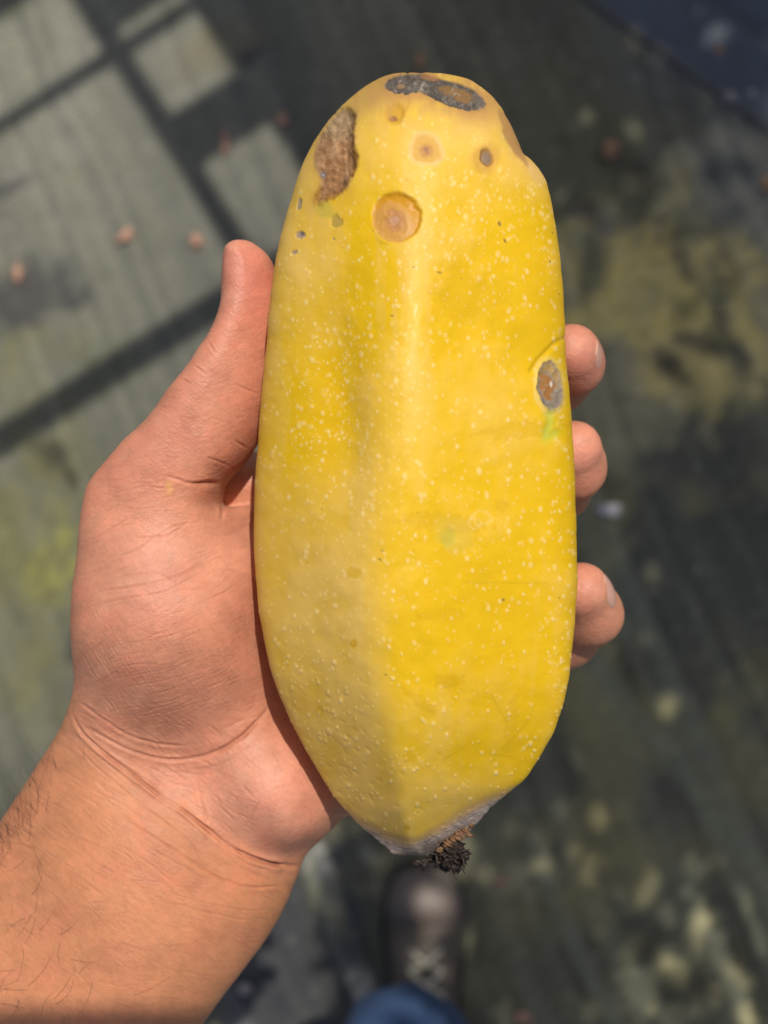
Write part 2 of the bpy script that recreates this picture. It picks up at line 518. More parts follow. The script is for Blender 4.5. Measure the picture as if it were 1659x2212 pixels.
# ------------------------------------------------------------------ tree beside the frame (throws the dappled shade)
m_bark = mat_plain('bark', (.16, .12, .085), .9, .4, 30, .8, .01)
m_leaf = mat_plain('leaf', (.055, .10, .028), .5, .4, 9, .2, .001)
tree = tag(empty('tree', (1.75, 1.2, 0)), 'broad-leaved tree leaning over the mat beside the roof frame', 'tree')
tips = []
tv = [tube([(1.75, 1.2, -.02), (1.72, 1.18, .6), (1.66, 1.15, 1.3), (1.55, 1.1, 1.9), (1.45, 1.05, 2.4)], [.09, .075, .065, .05, .03], 10)]
mesh_np('trunk', *tv[0], m_bark, tree)
lv = []
for (x, y, z) in [(.9, .5, 2.1), (.7, 1.0, 2.3), (1.0, 1.5, 2.35), (.95, .1, 2.0), (1.3, -.1, 2.2), (.6, .3, 2.25), (.8, -.2, 2.15)]:
    a = np.array([1.58, 1.12, 1.75]); b = np.array([x, y, z])
    m = (a + b) / 2 + np.array([0, 0, .15])
    lv.append(tube([a, m * .6 + a * .4, m, m * .4 + b * .6, b], [.035, .028, .02, .013, .005], 6))
mesh_np('limb', *joined(lv), m_bark, tree)
def leaf_density(px, py):
    e = sm(690, 770, px + 20 * math.sin(py * .02))
    rel = np.array([px, py]) - O_
    s, t = rel @ A_, rel @ B_
    d = .97
    if s > -80 and s < 590 and t < 240:
        return 0
    if 790 < s < 1350 and t > 240:
        return .04
    d *= 1 - .70 * math.exp(-(((px - 1480) / 240) ** 2 + ((py - 2060) / 220) ** 2))
    d *= 1 - .86 * math.exp(-(((px - 915) / 105) ** 2 + ((py - 2000) / 230) ** 2) ** 2)
    d *= 1 - .5 * math.exp(-(((px - 1200) / 160) ** 2 + ((py - 1800) / 180) ** 2))
    return d * e
LV, LF = [], []
cnt = 0
while cnt < 3300:
    px, py = rng.uniform(600, 1950), rng.uniform(-350, 2480)
    if rng.random() > leaf_density(px, py):
        continue
    z = rng.uniform(2.0, 2.7)
    x, y, _ = gP(px, py)
    c = np.array([x + TX * z, y + TY * z, z])
    if rng.random() < .03: pass
    a = rng.uniform(0, 2 * math.pi)
    d = np.array([math.cos(a), math.sin(a), rng.uniform(-.5, .2)]); d /= np.linalg.norm(d)
    n = np.cross(d, [0, 0, 1]) + np.array([0, 0, rng.uniform(-.4, .4)]); n /= np.linalg.norm(n)
    L, wd = rng.uniform(.05, .12), rng.uniform(.024, .05)
    up = np.cross(n, d) * .006
    k = len(LV)
    LV += [c - d * L / 2, c - d * L * .12 + n * wd / 2 + up, c + d * L / 2, c - d * L * .12 - n * wd / 2 + up, c - up]
    LF += [[k, k + 4, k + 1], [k + 4, k + 2, k + 1], [k, k + 3, k + 4], [k + 4, k + 3, k + 2]]
    cnt += 1
mesh_np('crown', LV, LF, m_leaf, tree, smooth=False)

# ------------------------------------------------------------------ the person: hand and forearm
person = tag(empty('person', (.05, -.74, 0)), 'person in blue trousers and laced brown boot holding a papaya in the open hand', 'person')
# outline of thumb, palm, heel and forearm: picture x, y and height of the rim (mm from the fruit's axis)
OUT = [(560, 534, -5), (545, 525, -5), (525, 521, -5), (505, 525, -5), (491, 536, -5), (485, 550, -5), (483, 600, -6), (482, 650, -6), (480, 668, -6), (470, 697, -6),
    (450, 737, -6), (437, 752, -6), (424, 771, -6), (414, 789, -6), (394, 813, -6), (377, 833, -6), (357, 860, -6), (340, 886, -7), (310, 919, -7), (277, 949, -8),
    (244, 986, -8), (212, 1022, -9), (193, 1047, -9), (184, 1078, -9), (178, 1119, -10), (171, 1165, -10), (165, 1212, -10), (156, 1275, -10), (152, 1326, -10),
    (152, 1400, -10), (154, 1465, -12), (151, 1500, -14), (134, 1556, -18), (108, 1606, -22), (80, 1652, -26), (44, 1706, -28), (0, 1772, -30), (-60, 1860, -32), (-150, 1990, -33),
    (-300, 2210, -34), (-420, 2400, -34), (-470, 2540, -34), (-400, 2640, -34), (-200, 2690, -34), (60, 2640, -34), (200, 2540, -34), (330, 2370, -33), (444, 2203, -33), (489, 2141, -33), (533, 2088, -32), (578, 2028, -32), (613, 1972, -31),
    (640, 1905, -30), (650, 1880, -28), (660, 1862, -26), (690, 1832, -26), (712, 1810, -26), (735, 1786, -26), (770, 1765, -27), (810, 1730, -34), (850, 1660, -44), (880, 1500, -50),
    (880, 1300, -50), (860, 1160, -50), (780, 1110, -48), (650, 1120, -42), (560, 1092, -36), (520, 1094, -28), (490, 1094, -24), (481, 1086, -20), (480, 1075, -17),
    (483, 1048, -13), (500, 1026, -11), (520, 1006, -10), (545, 972, -10), (568, 930, -9), (586, 870, -9), (600, 790, -8), (606, 700, -7), (603, 630, -6), (592, 572, -5), (578, 548, -5)]
poly = np.array([W(a, b, ZH + c / 1000)[:2] for a, b, c in chaikin(OUT, 1)])
ZT = [(535, 580, 4), (530, 680, 4.5), (500, 780, 4.5), (460, 860, 5), (400, 930, 5), (330, 1000, 5), (565, 850, -1), (565, 700, 1), (545, 940, -3), (490, 1000, 0), (570, 600, 2),
    (230, 1080, 2), (300, 1150, 5), (400, 1120, 2.5), (460, 1085, -2), (200, 1200, 2), (300, 1280, 9), (400, 1280, 8), (500, 1250, -1), (550, 1200, -10), (550, 1350, -8),
    (450, 1420, 3.5), (300, 1420, 6.5), (200, 1400, 2), (575, 1450, -14), (560, 1530, -15), (480, 1560, -8.5), (380, 1560, -5.5), (280, 1520, -2), (190, 1480, -4),
    (250, 1600, -8), (350, 1640, -12), (430, 1655, -12), (500, 1640, -10), (560, 1610, -11), (640, 1650, -12), (700, 1720, -18), (560, 1720, -6), (620, 1770, -7.5), (500, 1730, -9.5),
    (680, 1790, -15), (610, 1825, -11), (455, 1735, -11), (500, 1800, -12), (560, 1862, -17.5), (640, 1880, -23), (150, 1650, -9), (100, 1750, -10), (250, 1730, -7), (350, 1790, -7),
    (430, 1850, -9), (500, 1920, -12), (590, 1960, -18), (50, 1900, -11), (200, 1950, -3), (350, 2000, -4), (480, 2050, -10), (100, 2100, -5), (300, 2150, -3), (0, 2050, -9),
    (-200, 2400, -8), (100, 2400, -4), (-350, 2600, -12), (620, 1250, -26), (620, 1400, -28), (640, 1540, -27), (700, 1200, -44), (800, 1300, -46), (700, 1400, -44), (720, 1550, -40),
    (850, 1500, -48), (790, 1700, -30), (870, 1640, -46), (600, 1130, -34), (520, 1140, -16), (800, 1130, -48)]
ZB = [(535, 580, -14), (500, 780, -15), (400, 930, -17), (300, 1050, -22), (200, 1200, -26), (300, 1300, -40), (500, 1300, -58), (700, 1300, -68), (850, 1300, -68), (850, 1550, -66), (700, 1600, -64),
    (500, 1550, -56), (300, 1500, -44), (180, 1450, -30), (600, 1750, -50), (760, 1740, -48), (250, 1700, -52), (500, 1900, -58), (100, 1800, -56), (300, 2000, -60), (0, 2100, -62), (300, 2200, -62), (-200, 2500, -64), (560, 900, -18), (480, 1060, -28)]
RR = [(535, 580, 8.5), (500, 780, 9), (400, 930, 10), (560, 850, 8), (470, 1080, 6), (200, 1100, 10), (180, 1300, 12), (170, 1450, 13), (350, 1300, 14), (550, 1100, 7), (700, 1200, 10), (850, 1400, 10), (560, 1450, 10),
    (700, 1780, 10), (640, 1830, 9), (640, 1900, 16), (100, 1650, 20), (0, 1800, 26), (500, 2100, 27), (-200, 2300, 30), (300, 2350, 30), (-300, 2600, 30), (300, 1900, 26)]
def tps(P, Q, lam=2e-3):
    P = np.asarray(P, float)
    xy = np.array([W(a, b, ZH - .008)[:2] for a, b, _ in P]) * 10
    d = np.linalg.norm(xy[:, None] - xy[None], axis=2)
    K = d * d * np.log(d + 1e-9) + lam * np.eye(len(P))
    T = np.c_[np.ones(len(P)), xy]
    A = np.block([[K, T], [T.T, np.zeros((3, 3))]])
    c = np.linalg.solve(A, np.r_[P[:, 2], 0, 0, 0])
    out = np.zeros(len(Q))
    q = Q * 10
    for i in range(len(P)):
        r = np.hypot(q[:, 0] - xy[i, 0], q[:, 1] - xy[i, 1])
        out += c[i] * r * r * np.log(r + 1e-9)
    return out + c[len(P)] + q @ c[len(P) + 1:]
hstep = .0007
gx = np.arange(-.185, .082, hstep); gy = np.arange(-.222, .086, hstep); gz = np.arange(ZH - .076, ZH + .016, hstep)
QX, QY = np.meshgrid(gx, gy, indexing='ij')
Q = np.c_[QX.ravel(), QY.ravel()]
sd2 = poly_sd(Q[:, 0], Q[:, 1], poly).reshape(QX.shape)
zt = tps(ZT, Q).reshape(QX.shape) / 1000 + ZH
zb = tps(ZB, Q).reshape(QX.shape) / 1000 + ZH
zb = np.minimum(zb, zt - .010)
Rr = np.clip(tps(RR, Q).reshape(QX.shape), 5, 34) / 1000
zc, hh = (zt + zb) / 2, (zt - zb) / 2
bterm = np.clip(1 + sd2 / Rr, 0, 3)
PW = 2.3
bp_ = (bterm ** PW)[..., None]
az = np.abs(gz[None, None] - zc[..., None]) / hh[..., None]
Fd = (np.maximum((az.astype(np.float32) ** PW + bp_), 1e-9) ** (1 / PW) - 1) * np.minimum(hh, Rr)[..., None]
Fd = Fd.astype(np.float32)
FINGERS = [  # chains: picture x, y, height mm, radius mm
    [(462, 1048, -34, 9.4), (560, 1052, -39, 9.4), (640, 1070, -48, 9.0), (830, 1010, -59, 8.8), (1120, 885, -59, 8.6), (1206, 822, -42, 8.6), (1234, 786, -27, 8.6), (1234, 762, -20, 8.0)],
    [(660, 1190, -54, 9.2), (860, 1180, -62, 9.2), (1120, 1100, -61, 8.8), (1206, 1056, -43, 8.8), (1238, 1010, -28, 8.6), (1239, 970, -20, 8.0)],
    [(700, 1340, -56, 9.2), (880, 1380, -63, 9.2), (1120, 1412, -61, 9.0), (1222, 1374, -43, 9.0), (1274, 1326, -29, 8.6), (1256, 1276, -19, 8.0)],
    [(740, 1520, -54, 8.8), (880, 1560, -60, 8.6), (1010, 1570, -60, 8.0), (1090, 1545, -54, 7.6), (1120, 1525, -48, 7.0)]]
def smin(a, b, k):
    h = np.clip(.5 + .5 * (b - a) / k, 0, 1)
    return b * (1 - h) + a * h - k * h * (1 - h)
for ch in FINGERS:
    pts = [np.array(W(a, b, ZH + c / 1000)) for a, b, c, r in ch]
    rad = [r / 1000 for *_, r in ch]
    D = None
    for i in range(len(pts) - 1):
        a, b = pts[i], pts[i + 1]
        m = .022
        lo, hi = np.minimum(a, b) - m, np.maximum(a, b) + m
        sx = slice(max(np.searchsorted(gx, lo[0]), 0), np.searchsorted(gx, hi[0]))
        sy = slice(max(np.searchsorted(gy, lo[1]), 0), np.searchsorted(gy, hi[1]))
        sz = slice(max(np.searchsorted(gz, lo[2]), 0), np.searchsorted(gz, hi[2]))
        gxx, gyy, gzz = gx[sx][:, None, None], gy[sy][None, :, None], gz[sz][None, None]
        e = b - a
        t = np.clip(((gxx - a[0]) * e[0] + (gyy - a[1]) * e[1] + (gzz - a[2]) * e[2]) / (e @ e), 0, 1)
        d = np.sqrt((gxx - a[0] - t * e[0]) ** 2 + (gyy - a[1] - t * e[1]) ** 2 + (gzz - a[2] - t * e[2]) ** 2) - (rad[i] + t * (rad[i + 1] - rad[i]))
        if D is None:
            D = np.full(Fd.shape, 1.0, np.float32)
        D[sx, sy, sz] = np.where(D[sx, sy, sz] > .5, d, smin(D[sx, sy, sz], d, .005))
    Fd = np.where(D > .5, Fd, smin(Fd, D, .003)).astype(np.float32)

def surface_nets(Fv, org, h):
    nx, ny, nz = Fv.shape
    S = Fv < 0
    cs = np.zeros((nx - 1, ny - 1, nz - 1), np.int8)
    offs = [(i, j, k) for i in (0, 1) for j in (0, 1) for k in (0, 1)]
    for i, j, k in offs:
        cs += S[i:nx - 1 + i, j:ny - 1 + j, k:nz - 1 + k]
    act = (cs > 0) & (cs < 8)
    idx = np.argwhere(act)
    ids = np.full(act.shape, -1, np.int32)
    ids[act] = np.arange(len(idx))
    P = np.zeros((len(idx), 3)); n = np.zeros(len(idx))
    for a in offs:
        for ax in range(3):
            if a[ax]:
                continue
            b = list(a); b[ax] = 1
            fa = Fv[idx[:, 0] + a[0], idx[:, 1] + a[1], idx[:, 2] + a[2]]
            fb = Fv[idx[:, 0] + b[0], idx[:, 1] + b[1], idx[:, 2] + b[2]]
            m = (fa < 0) != (fb < 0)
            t = np.where(m, fa / np.where(m, fa - fb, 1), 0)
            for d in range(3):
                P[:, d] += np.where(m, a[d] + (t if d == ax else 0), 0)
            n += m
    V = (idx + P / n[:, None]) * h + org
    quads = []
    for ax in range(3):
        o1, o2 = (ax + 1) % 3, (ax + 2) % 3
        sl0 = [slice(1, -1)] * 3; sl1 = [slice(1, -1)] * 3
        sl0[ax] = slice(0, -1); sl1[ax] = slice(1, None)
        a, b = S[tuple(sl0)], S[tuple(sl1)]
        e = np.argwhere(a != b)
        flip = a[a != b]
        base = e.copy()
        base[:, o1] += 1; base[:, o2] += 1
        def cell(d1, d2):
            q = base.copy(); q[:, o1] -= d1; q[:, o2] -= d2
            return ids[q[:, 0], q[:, 1], q[:, 2]]
        q = np.stack([cell(0, 0), cell(1, 0), cell(1, 1), cell(0, 1)], 1)
        q = np.where(flip[:, None], q, q[:, ::-1])
        quads.append(q)
    Q = np.concatenate(quads)
    return V, Q[(Q >= 0).all(1)]
HV, HF = surface_nets(Fd, np.array([gx[0], gy[0], gz[0]]), hstep)
del Fd
def relax(V, F, n, lam=.5):
    E = np.concatenate([F[:, [0, 1]], F[:, [1, 2]], F[:, [2, 3]], F[:, [3, 0]]])
    deg = np.bincount(E.ravel(), minlength=len(V))[:, None]
    for it in range(n):
        for s in (lam, -lam * .96):
            A = np.zeros_like(V)
            for j in range(3):
                A[:, j] = np.bincount(E[:, 0], V[E[:, 1], j], len(V)) + np.bincount(E[:, 1], V[E[:, 0], j], len(V))
            V = V + s * (A / deg - V)
    return V
HV = relax(HV, HF, 6)
# keep only the biggest island is not needed: everything is joined; subdivide once
def subdivide(V, F):
    n = len(V)
    E = np.concatenate([F[:, [0, 1]], F[:, [1, 2]], F[:, [2, 3]], F[:, [3, 0]]])
    Es = np.sort(E, 1)
    key = Es[:, 0].astype(np.int64) * n + Es[:, 1]
    uk, inv = np.unique(key, return_inverse=True)
    a, b = uk // n, uk % n
    M = (V[a] + V[b]) / 2
    Cc = V[F].mean(1)
    m = len(F)
    e = [inv[i * m:(i + 1) * m] + n for i in range(4)]
    c = np.arange(m) + n + len(uk)
    NF = np.concatenate([np.stack([F[:, 0], e[0], c, e[3]], 1), np.stack([F[:, 1], e[1], c, e[0]], 1), np.stack([F[:, 2], e[2], c, e[1]], 1), np.stack([F[:, 3], e[3], c, e[2]], 1)])
    return np.concatenate([V, M, Cc]), NF
HV, HF = subdivide(HV, HF)
HV = relax(HV, HF, 2)
HN = vnormals(HV, HF)

# skin relief and colour drawn in picture units, then carried onto the surface
RH = Raster(-160, 500, 1400, 2300, 1.0)
X, Y = RH.X, RH.Y
Hd = np.zeros(X.shape, np.float32)         # mm
Red = np.zeros(X.shape, np.float32)        # extra redness / darkness in folds (pigment)
def z5(p): return [(110.6 + a * .4222, 1106 + b * .4222) for a, b in p]
def z4(p): return [(110.6 + a * .3333, 479.3 + b * .3333) for a, b in p]
def z6(p): return [(a * .4444, 1474.6 + b * .4444) for a, b in p]
wob = RH.n(60, 300, 3)
brk = RH.n(34, 301, 2)
def crease(P, wd, dep, red=.5, ridge=0.0, taper=.15):
    P = chaikin(P, 2, closed=False)
    pad = wd * 5 + 12
    sy, sx = RH.win(P[:, 0].min() - pad, P[:, 1].min() - pad, P[:, 0].max() + pad, P[:, 1].max() + pad)
    d, t = line_dist(X[sy, sx] + 2.5 * wob[sy, sx], Y[sy, sx] + 2.5 * wob[sy, sx], P)
    k = sm(0, taper, t) * sm(0, taper, 1 - t)
    k = np.maximum(k, .05) * np.clip(.85 + .7 * brk[sy, sx], .25, 1)
    g = np.exp(-(d / wd) ** 2) * k
    Hd[sy, sx] -= dep * g
    if ridge:
        Hd[sy, sx] += ridge * np.exp(-((d - wd * 2.2) / (wd * 1.5)) ** 2) * k
    Red[sy, sx] = np.maximum(Red[sy, sx], red * np.exp(-(d / (wd * 1.15)) ** 2) * k)
# wrist folds
brk *= 1.4
crease(z5([(100, 1010), (150, 1130), (300, 1260), (450, 1370), (560, 1460), (680, 1530), (800, 1620), (880, 1690), (960, 1740), (1080, 1790), (1200, 1812), (1290, 1815)]), 3.0, .75, .65, .35, .1)
crease(z5([(700, 1560), (800, 1622), (880, 1692), (960, 1742), (1080, 1792), (1200, 1812), (1300, 1812)]), 5.0, 1.2, .6, .4, .2)
crease(z5([(880, 1690), (950, 1770), (1020, 1815), (1130, 1830)]), 2.4, .5, .4, .1)
crease(z5([(150, 1080), (300, 1170), (450, 1240), (620, 1275), (800, 1250), (900, 1200), (1000, 1130), (1080, 1050), (1150, 960)]), 3.0, .6, .65, .3)
crease(z5([(620, 1275), (800, 1250), (900, 1200), (1000, 1130), (1080, 1050), (1160, 950)]), 8, .7, .25, .3, .3)
crease(z5([(130, 960), (250, 1050), (400, 1150), (560, 1190), (720, 1195)]), 2.6, .4, .5, .15)
crease(z5([(120, 1090), (260, 1220), (420, 1330), (600, 1440)]), 2.2, .3, .4, .1)
crease(z5([(740, 1340), (750, 1420), (770, 1500), (800, 1600)]), 3.0, .25, .3, .1)
crease(z5([(1080, 1040), (1000, 1050), (880, 1110)]), 2, .25, .4)
# palm lines
for q in [[(170, 420), (330, 390), (480, 370), (650, 330), (800, 250), (860, 225)], [(160, 500), (350, 440), (560, 420), (700, 350), (830, 270)], [(150, 250), (300, 230), (400, 215), (520, 130), (650, 60), (850, 50)],
          [(130, 170), (200, 140), (330, 80), (420, 0)], [(600, 530), (750, 480), (900, 400), (960, 350)], [(400, 130), (520, 130), (600, 125)], [(480, 290), (600, 330), (680, 390)], [(140, 320), (260, 300), (380, 215)]]:
    crease(z5(q), 2.0, .17, .55, .05, .3)
for q in [[(1000, 1620), (1040, 1530), (1090, 1440)], [(1060, 1480), (960, 1380)], [(830, 1420), (870, 1520), (960, 1600)], [(560, 1330), (700, 1330), (790, 1360)], [(640, 1320), (820, 1310), (960, 1240)]]:
    crease(z5(q), 2.6, .16, .35, .04, .3)
# lattice of fine lines on the ball of the thumb
rr = np.random.default_rng(5)
for k in range(16):
    x0 = 150 + k * 42; y0 = 560 + 30 * rr.uniform(-1, 1)
    crease(z5([(x0, y0), (x0 + 90, y0 + 160), (x0 + 210, y0 + 330), (x0 + 330, y0 + 470)]), 1.3, .10, .22, .05, .3)
for k in range(9):
    y0 = 640 + k * 55
    crease(z5([(130, y0 + 110), (330, y0 + 40), (560, y0 + 10), (800, y0 - 60)]), 1.4, .10, .22, .03, .35)
# thumb
for q, wd, dp in [([(1010, 760), (1050, 830), (1085, 870)], 2.0, .5), ([(905, 920), (970, 960), (1015, 1000)], 2.2, .6), ([(840, 1015), (905, 1047)], 2.2, .6), ([(740, 1140), (870, 1152)], 1.8, .3), ([(690, 1200), (810, 1207)], 1.8, .3),
                  ([(780, 1085), (860, 1100)], 1.6, .25), ([(1150, 1030), (1230, 1070), (1360, 1125)], 2.4, .4), ([(1170, 1400), (1240, 1450), (1285, 1480)], 2.6, .45), ([(960, 1505), (1080, 1550), (1200, 1600)], 2.6, .4),
                  ([(680, 1635), (800, 1660), (880, 1690), (950, 1700), (1030, 1680), (1110, 1700)], 3.2, .7), ([(900, 1690), (960, 1705), (1040, 1683), (1120, 1705)], 7, .9), ([(540, 1850), (700, 1800), (850, 1760), (930, 1700)], 2.2, .3), ([(580, 2000), (720, 2050), (830, 2000), (930, 1900)], 2.2, .3), ([(600, 1720), (760, 1730), (860, 1700)], 2.0, .3),
                  ([(1115, 1700), (1112, 1800), (1108, 1950)], 4.5, 1.2), ([(1180, 590), (1210, 660), (1260, 760)], 1.6, .15), ([(1000, 1260), (1120, 1290), (1240, 1370)], 2.0, .2)]:
    crease(z4(q), wd * .9, dp * .7, .5, dp * .15, .4)
# forearm folds
for q, wd, dp in [([(350, 190), (480, 330), (650, 440), (780, 540), (900, 620), (980, 690)], 2.6, .35), ([(400, 300), (560, 420), (700, 540), (900, 660), (1050, 800)], 2.4, .3), ([(560, 640), (760, 760), (900, 850), (1050, 950), (1200, 1000), (1420, 985)], 2.8, .5),
                  ([(620, 560), (760, 640), (900, 760), (1010, 860)], 2.2, .3), ([(700, 790), (900, 900), (1050, 985)], 2.0, .2), ([(820, 1060), (1000, 1120), (1250, 1160)], 2.0, .2), ([(760, 1000), (1000, 1075), (1200, 1110), (1380, 1100)], 1.8, .16), ([(330, 260), (430, 380), (600, 520), (760, 640)], 1.8, .25), ([(1180, 890), (1230, 930), (1330, 960)], 3, .3)]:
    crease(z6(q), wd, dp, .4, dp * .2, .2)
fsd = -poly_sd(X, Y, [(-160, 2300), (-160, 1560), (100, 1560), (155, 1500), (175, 1590), (240, 1640), (300, 1690), (390, 1750), (450, 1800), (490, 1840), (560, 1866), (700, 1872), (700, 2300)]) + 6 * wob
fore = sm(-12, 12, fsd)
# the skin's own lines: stretched noise along the local direction of the wrinkles
def dirnoise(ang, cell, aspect, seed):
    c, s = math.cos(math.radians(ang)), math.sin(math.radians(ang))
    tab = noise(900, 2600, cell, seed, 2, .5, 1.0)
    u = (X * c + Y * s) / aspect + 700 + 6 * wob; v = (-X * s + Y * c) + 900 + 6 * wob
    u = np.mod(u, 898); v = np.mod(v, 2598)
    ui, vi = u.astype(int), v.astype(int); fu, fv = u - ui, v - vi
    return (tab[ui, vi] * (1 - fu) + tab[ui + 1, vi] * fu) * (1 - fv) + (tab[ui, vi + 1] * (1 - fu) + tab[ui + 1, vi + 1] * fu) * fv
fa = dirnoise(38, 7, 7, 401); fb = dirnoise(72, 6, 6, 402); fc = dirnoise(8, 6, 6, 403); fd = dirnoise(30, 5, 6, 404)
low = sm(1950, 2150, Y)
fw = fa * (1 - low) + (.6 * fc + .5 * fb) * low + .35 * fb
Hd += .060 * fore * np.where(fw < 0, fw * 1.5, fw * .6)
Red = np.maximum(Red, .28 * fore * np.clip(-fw * 1.5 - .25, 0, 1))
tl = sm(540, 1100, Y) * (1 - fore)
fe = dirnoise(-28, 4, 7, 405); ff = dirnoise(62, 4, 7, 406); fg = dirnoise(-5, 3, 8, 407)
palm_w = .7 * np.minimum(fe, .25) + .6 * np.minimum(ff, .25) * sm(1250, 1400, Y) + .5 * np.minimum(fg, .2)
Hd += .055 * (1 - fore) * palm_w
Red = np.maximum(Red, .22 * (1 - fore) * np.clip(-palm_w * 1.4 - .3, 0, 1))
Hd += .035 * RH.n(14, 410, 3) + .22 * RH.n(70, 411, 2)
def strokes(n, box_, ang, spread, lo, hi, wd, dep, red, seed):
    r = np.random.default_rng(seed)
    for _ in range(n):
        x, y = r.uniform(box_[0], box_[2]), r.uniform(box_[1], box_[3])
        a = math.radians(ang + r.normal(0, spread)); L = r.uniform(lo, hi); b = r.normal(0, .25)
        pts = [(x, y)]
        for i in range(3):
            x += math.cos(a) * L / 3; y += math.sin(a) * L / 3; a += b / 3
            pts.append((x, y))
        k = r.uniform(.4, 1)
        crease(pts, wd * r.uniform(.8, 1.3), dep * 1.1 * k, red * 1.7 * k, dep * .4 * k, .35)
strokes(150, (165, 1130, 540, 1560), -22, 9, 40, 130, 1.5, .09, .26, 1)
strokes(120, (160, 1300, 520, 1600), 62, 8, 40, 120, 1.3, .09, .20, 2)
strokes(90, (190, 1000, 480, 1160), -8, 10, 30, 90, 1.4, .09, .26, 3)
strokes(110, (330, 640, 590, 1010), 14, 9, 20, 60, 1.2, .07, .20, 4)
strokes(90, (160, 1500, 480, 1720), 32, 10, 40, 130, 1.5, .12, .28, 5)
strokes(60, (430, 1560, 760, 1850), -50, 25, 25, 70, 1.4, .07, .18, 6)
strokes(260, (-20, 1620, 520, 2080), 37, 8, 40, 150, 1.5, .11, .26, 7)
strokes(160, (150, 1900, 620, 2210), 10, 9, 40, 130, 1.4, .08, .22, 8)
strokes(120, (-20, 1750, 300, 2210), 78, 10, 30, 90, 1.3, .07, .18, 9)
shine = sm(.35, .8, RH.n(5, 413, 2))
mott, mo2 = RH.n(90, 420, 4), RH.n(26, 421, 3)
palm_c, fore_c = np.array([.610, .262, .160]), np.array([.565, .242, .118])
thumb_c = np.array([.600, .242, .152])
SC = np.zeros(X.shape + (3,)) + palm_c
k = (sm(1120, 1000, Y + .2 * (X - 300)))[..., None]
SC = SC * (1 - k) + thumb_c * k
forec = sm(-55, 55, fsd + 26 * mott + 10 * mo2)
SC = SC * (1 - forec[..., None]) + fore_c * forec[..., None]
k = (.85 * np.exp(-(((X - 545) / 70) ** 2 + ((Y - 590) / 95) ** 2)))[..., None]
SC = SC * (1 - k) + np.array([.66, .235, .175]) * k
for (a, b, r1, r2, kk) in [(430, 1190, 150, 70, .5), (380, 1290, 160, 60, .35), (600, 1690, 110, 90, .6), (660, 1550, 60, 70, .4)]:
    q = (kk * np.exp(-(((X - a) / r1) ** 2 + ((Y - b) / r2) ** 2)))[..., None]
    SC = SC * (1 - q) + np.array([.70, .335, .240]) * q
q = (.65 * np.exp(-(((X - 270) / 150) ** 2 + ((Y - 1570) / 75) ** 2)))[..., None]  # shade below the ball of the thumb, painted into the skin colour
SC = SC * (1 - q) + np.array([.46, .205, .120]) * q
for (a, b, r1, r2) in [(1262, 985, 40, 60), (1262, 770, 45, 50), (1262, 1270, 40, 60)]:
    q = (.6 * np.exp(-(((X - a) / r1) ** 2 + ((Y - b) / r2) ** 2)))[..., None]
    SC = SC * (1 - q) + np.array([.72, .30, .22]) * q
pat = np.clip(RH.n(48, 426, 3) * 1.6, 0, 1) * (1 - forec)
SC = SC * (1 - .35 * pat[..., None]) + np.array([.66, .345, .225]) * .35 * pat[..., None]
redn = np.clip(RH.n(60, 427, 3) * 1.5, 0, 1)[..., None]
SC = SC * (1 - .30 * redn) + np.array([.56, .185, .115]) * .30 * redn
SC *= (1 + .13 * mott + .12 * mo2 + .07 * RH.n(8, 425, 2))[..., None]
SC[..., 1:] *= (1 - .06 * np.clip(mo2 + mott, 0, 1))[..., None]
SC = SC * (1 - Red[..., None] * .75) + np.array([.36, .135, .085]) * Red[..., None] * .75
# a smear of fruit juice by the thumb web
js = np.clip(1 - RH.ell(366, 1055, 9, 26, -8) + .8 * RH.n(7, 430, 2), 0, 1) * .35
SC = SC * (1 - js[..., None]) + np.array([.75, .50, .10]) * js[..., None]
s_v = FPX / (CAM_Z - HV[:, 2])
hpx, hpy = HV[:, 0] * s_v + CX0, CY0 - HV[:, 1] * s_v
up = sm(-.15, .35, HN[:, 2])
HV2 = HV + HN * (RH.sample(Hd, hpx, hpy) * .001 * up)[:, None]
back = np.array([.52, .27, .17])
hc = RH.sample(SC, hpx, hpy)
hc = hc * up[:, None] + back * (1 - up[:, None])
rgh = .47 + .10 * RH.sample(mo2, hpx, hpy) - .10 * RH.sample(shine, hpx, hpy) + .04 * RH.sample(fore, hpx, hpy)
m_skin = mat_tint('skin', rough_attr='rough', sss=.16, sss_scale=.0045, spec=.36,
                  bumps=(('noise', 1300, .35, .0003, (.2, 1, 1), 38), ('noise', 1200, .30, .0003, (.18, 1, 1), -30), ('voronoi', 1900, .22, .00025, (1, 1, 1)), ('noise', 3000, .45, .0002, (1, 1, 1))))
body = mesh_np('hand_and_forearm', HV2, HF, m_skin, person, col=hc, attrs={'rough': rgh})
from mathutils.bvhtree import BVHTree
skin_tree = BVHTree.FromPolygons([tuple(v) for v in HV2[:].tolist()], HF.tolist()) if len(HF) < 10 else None

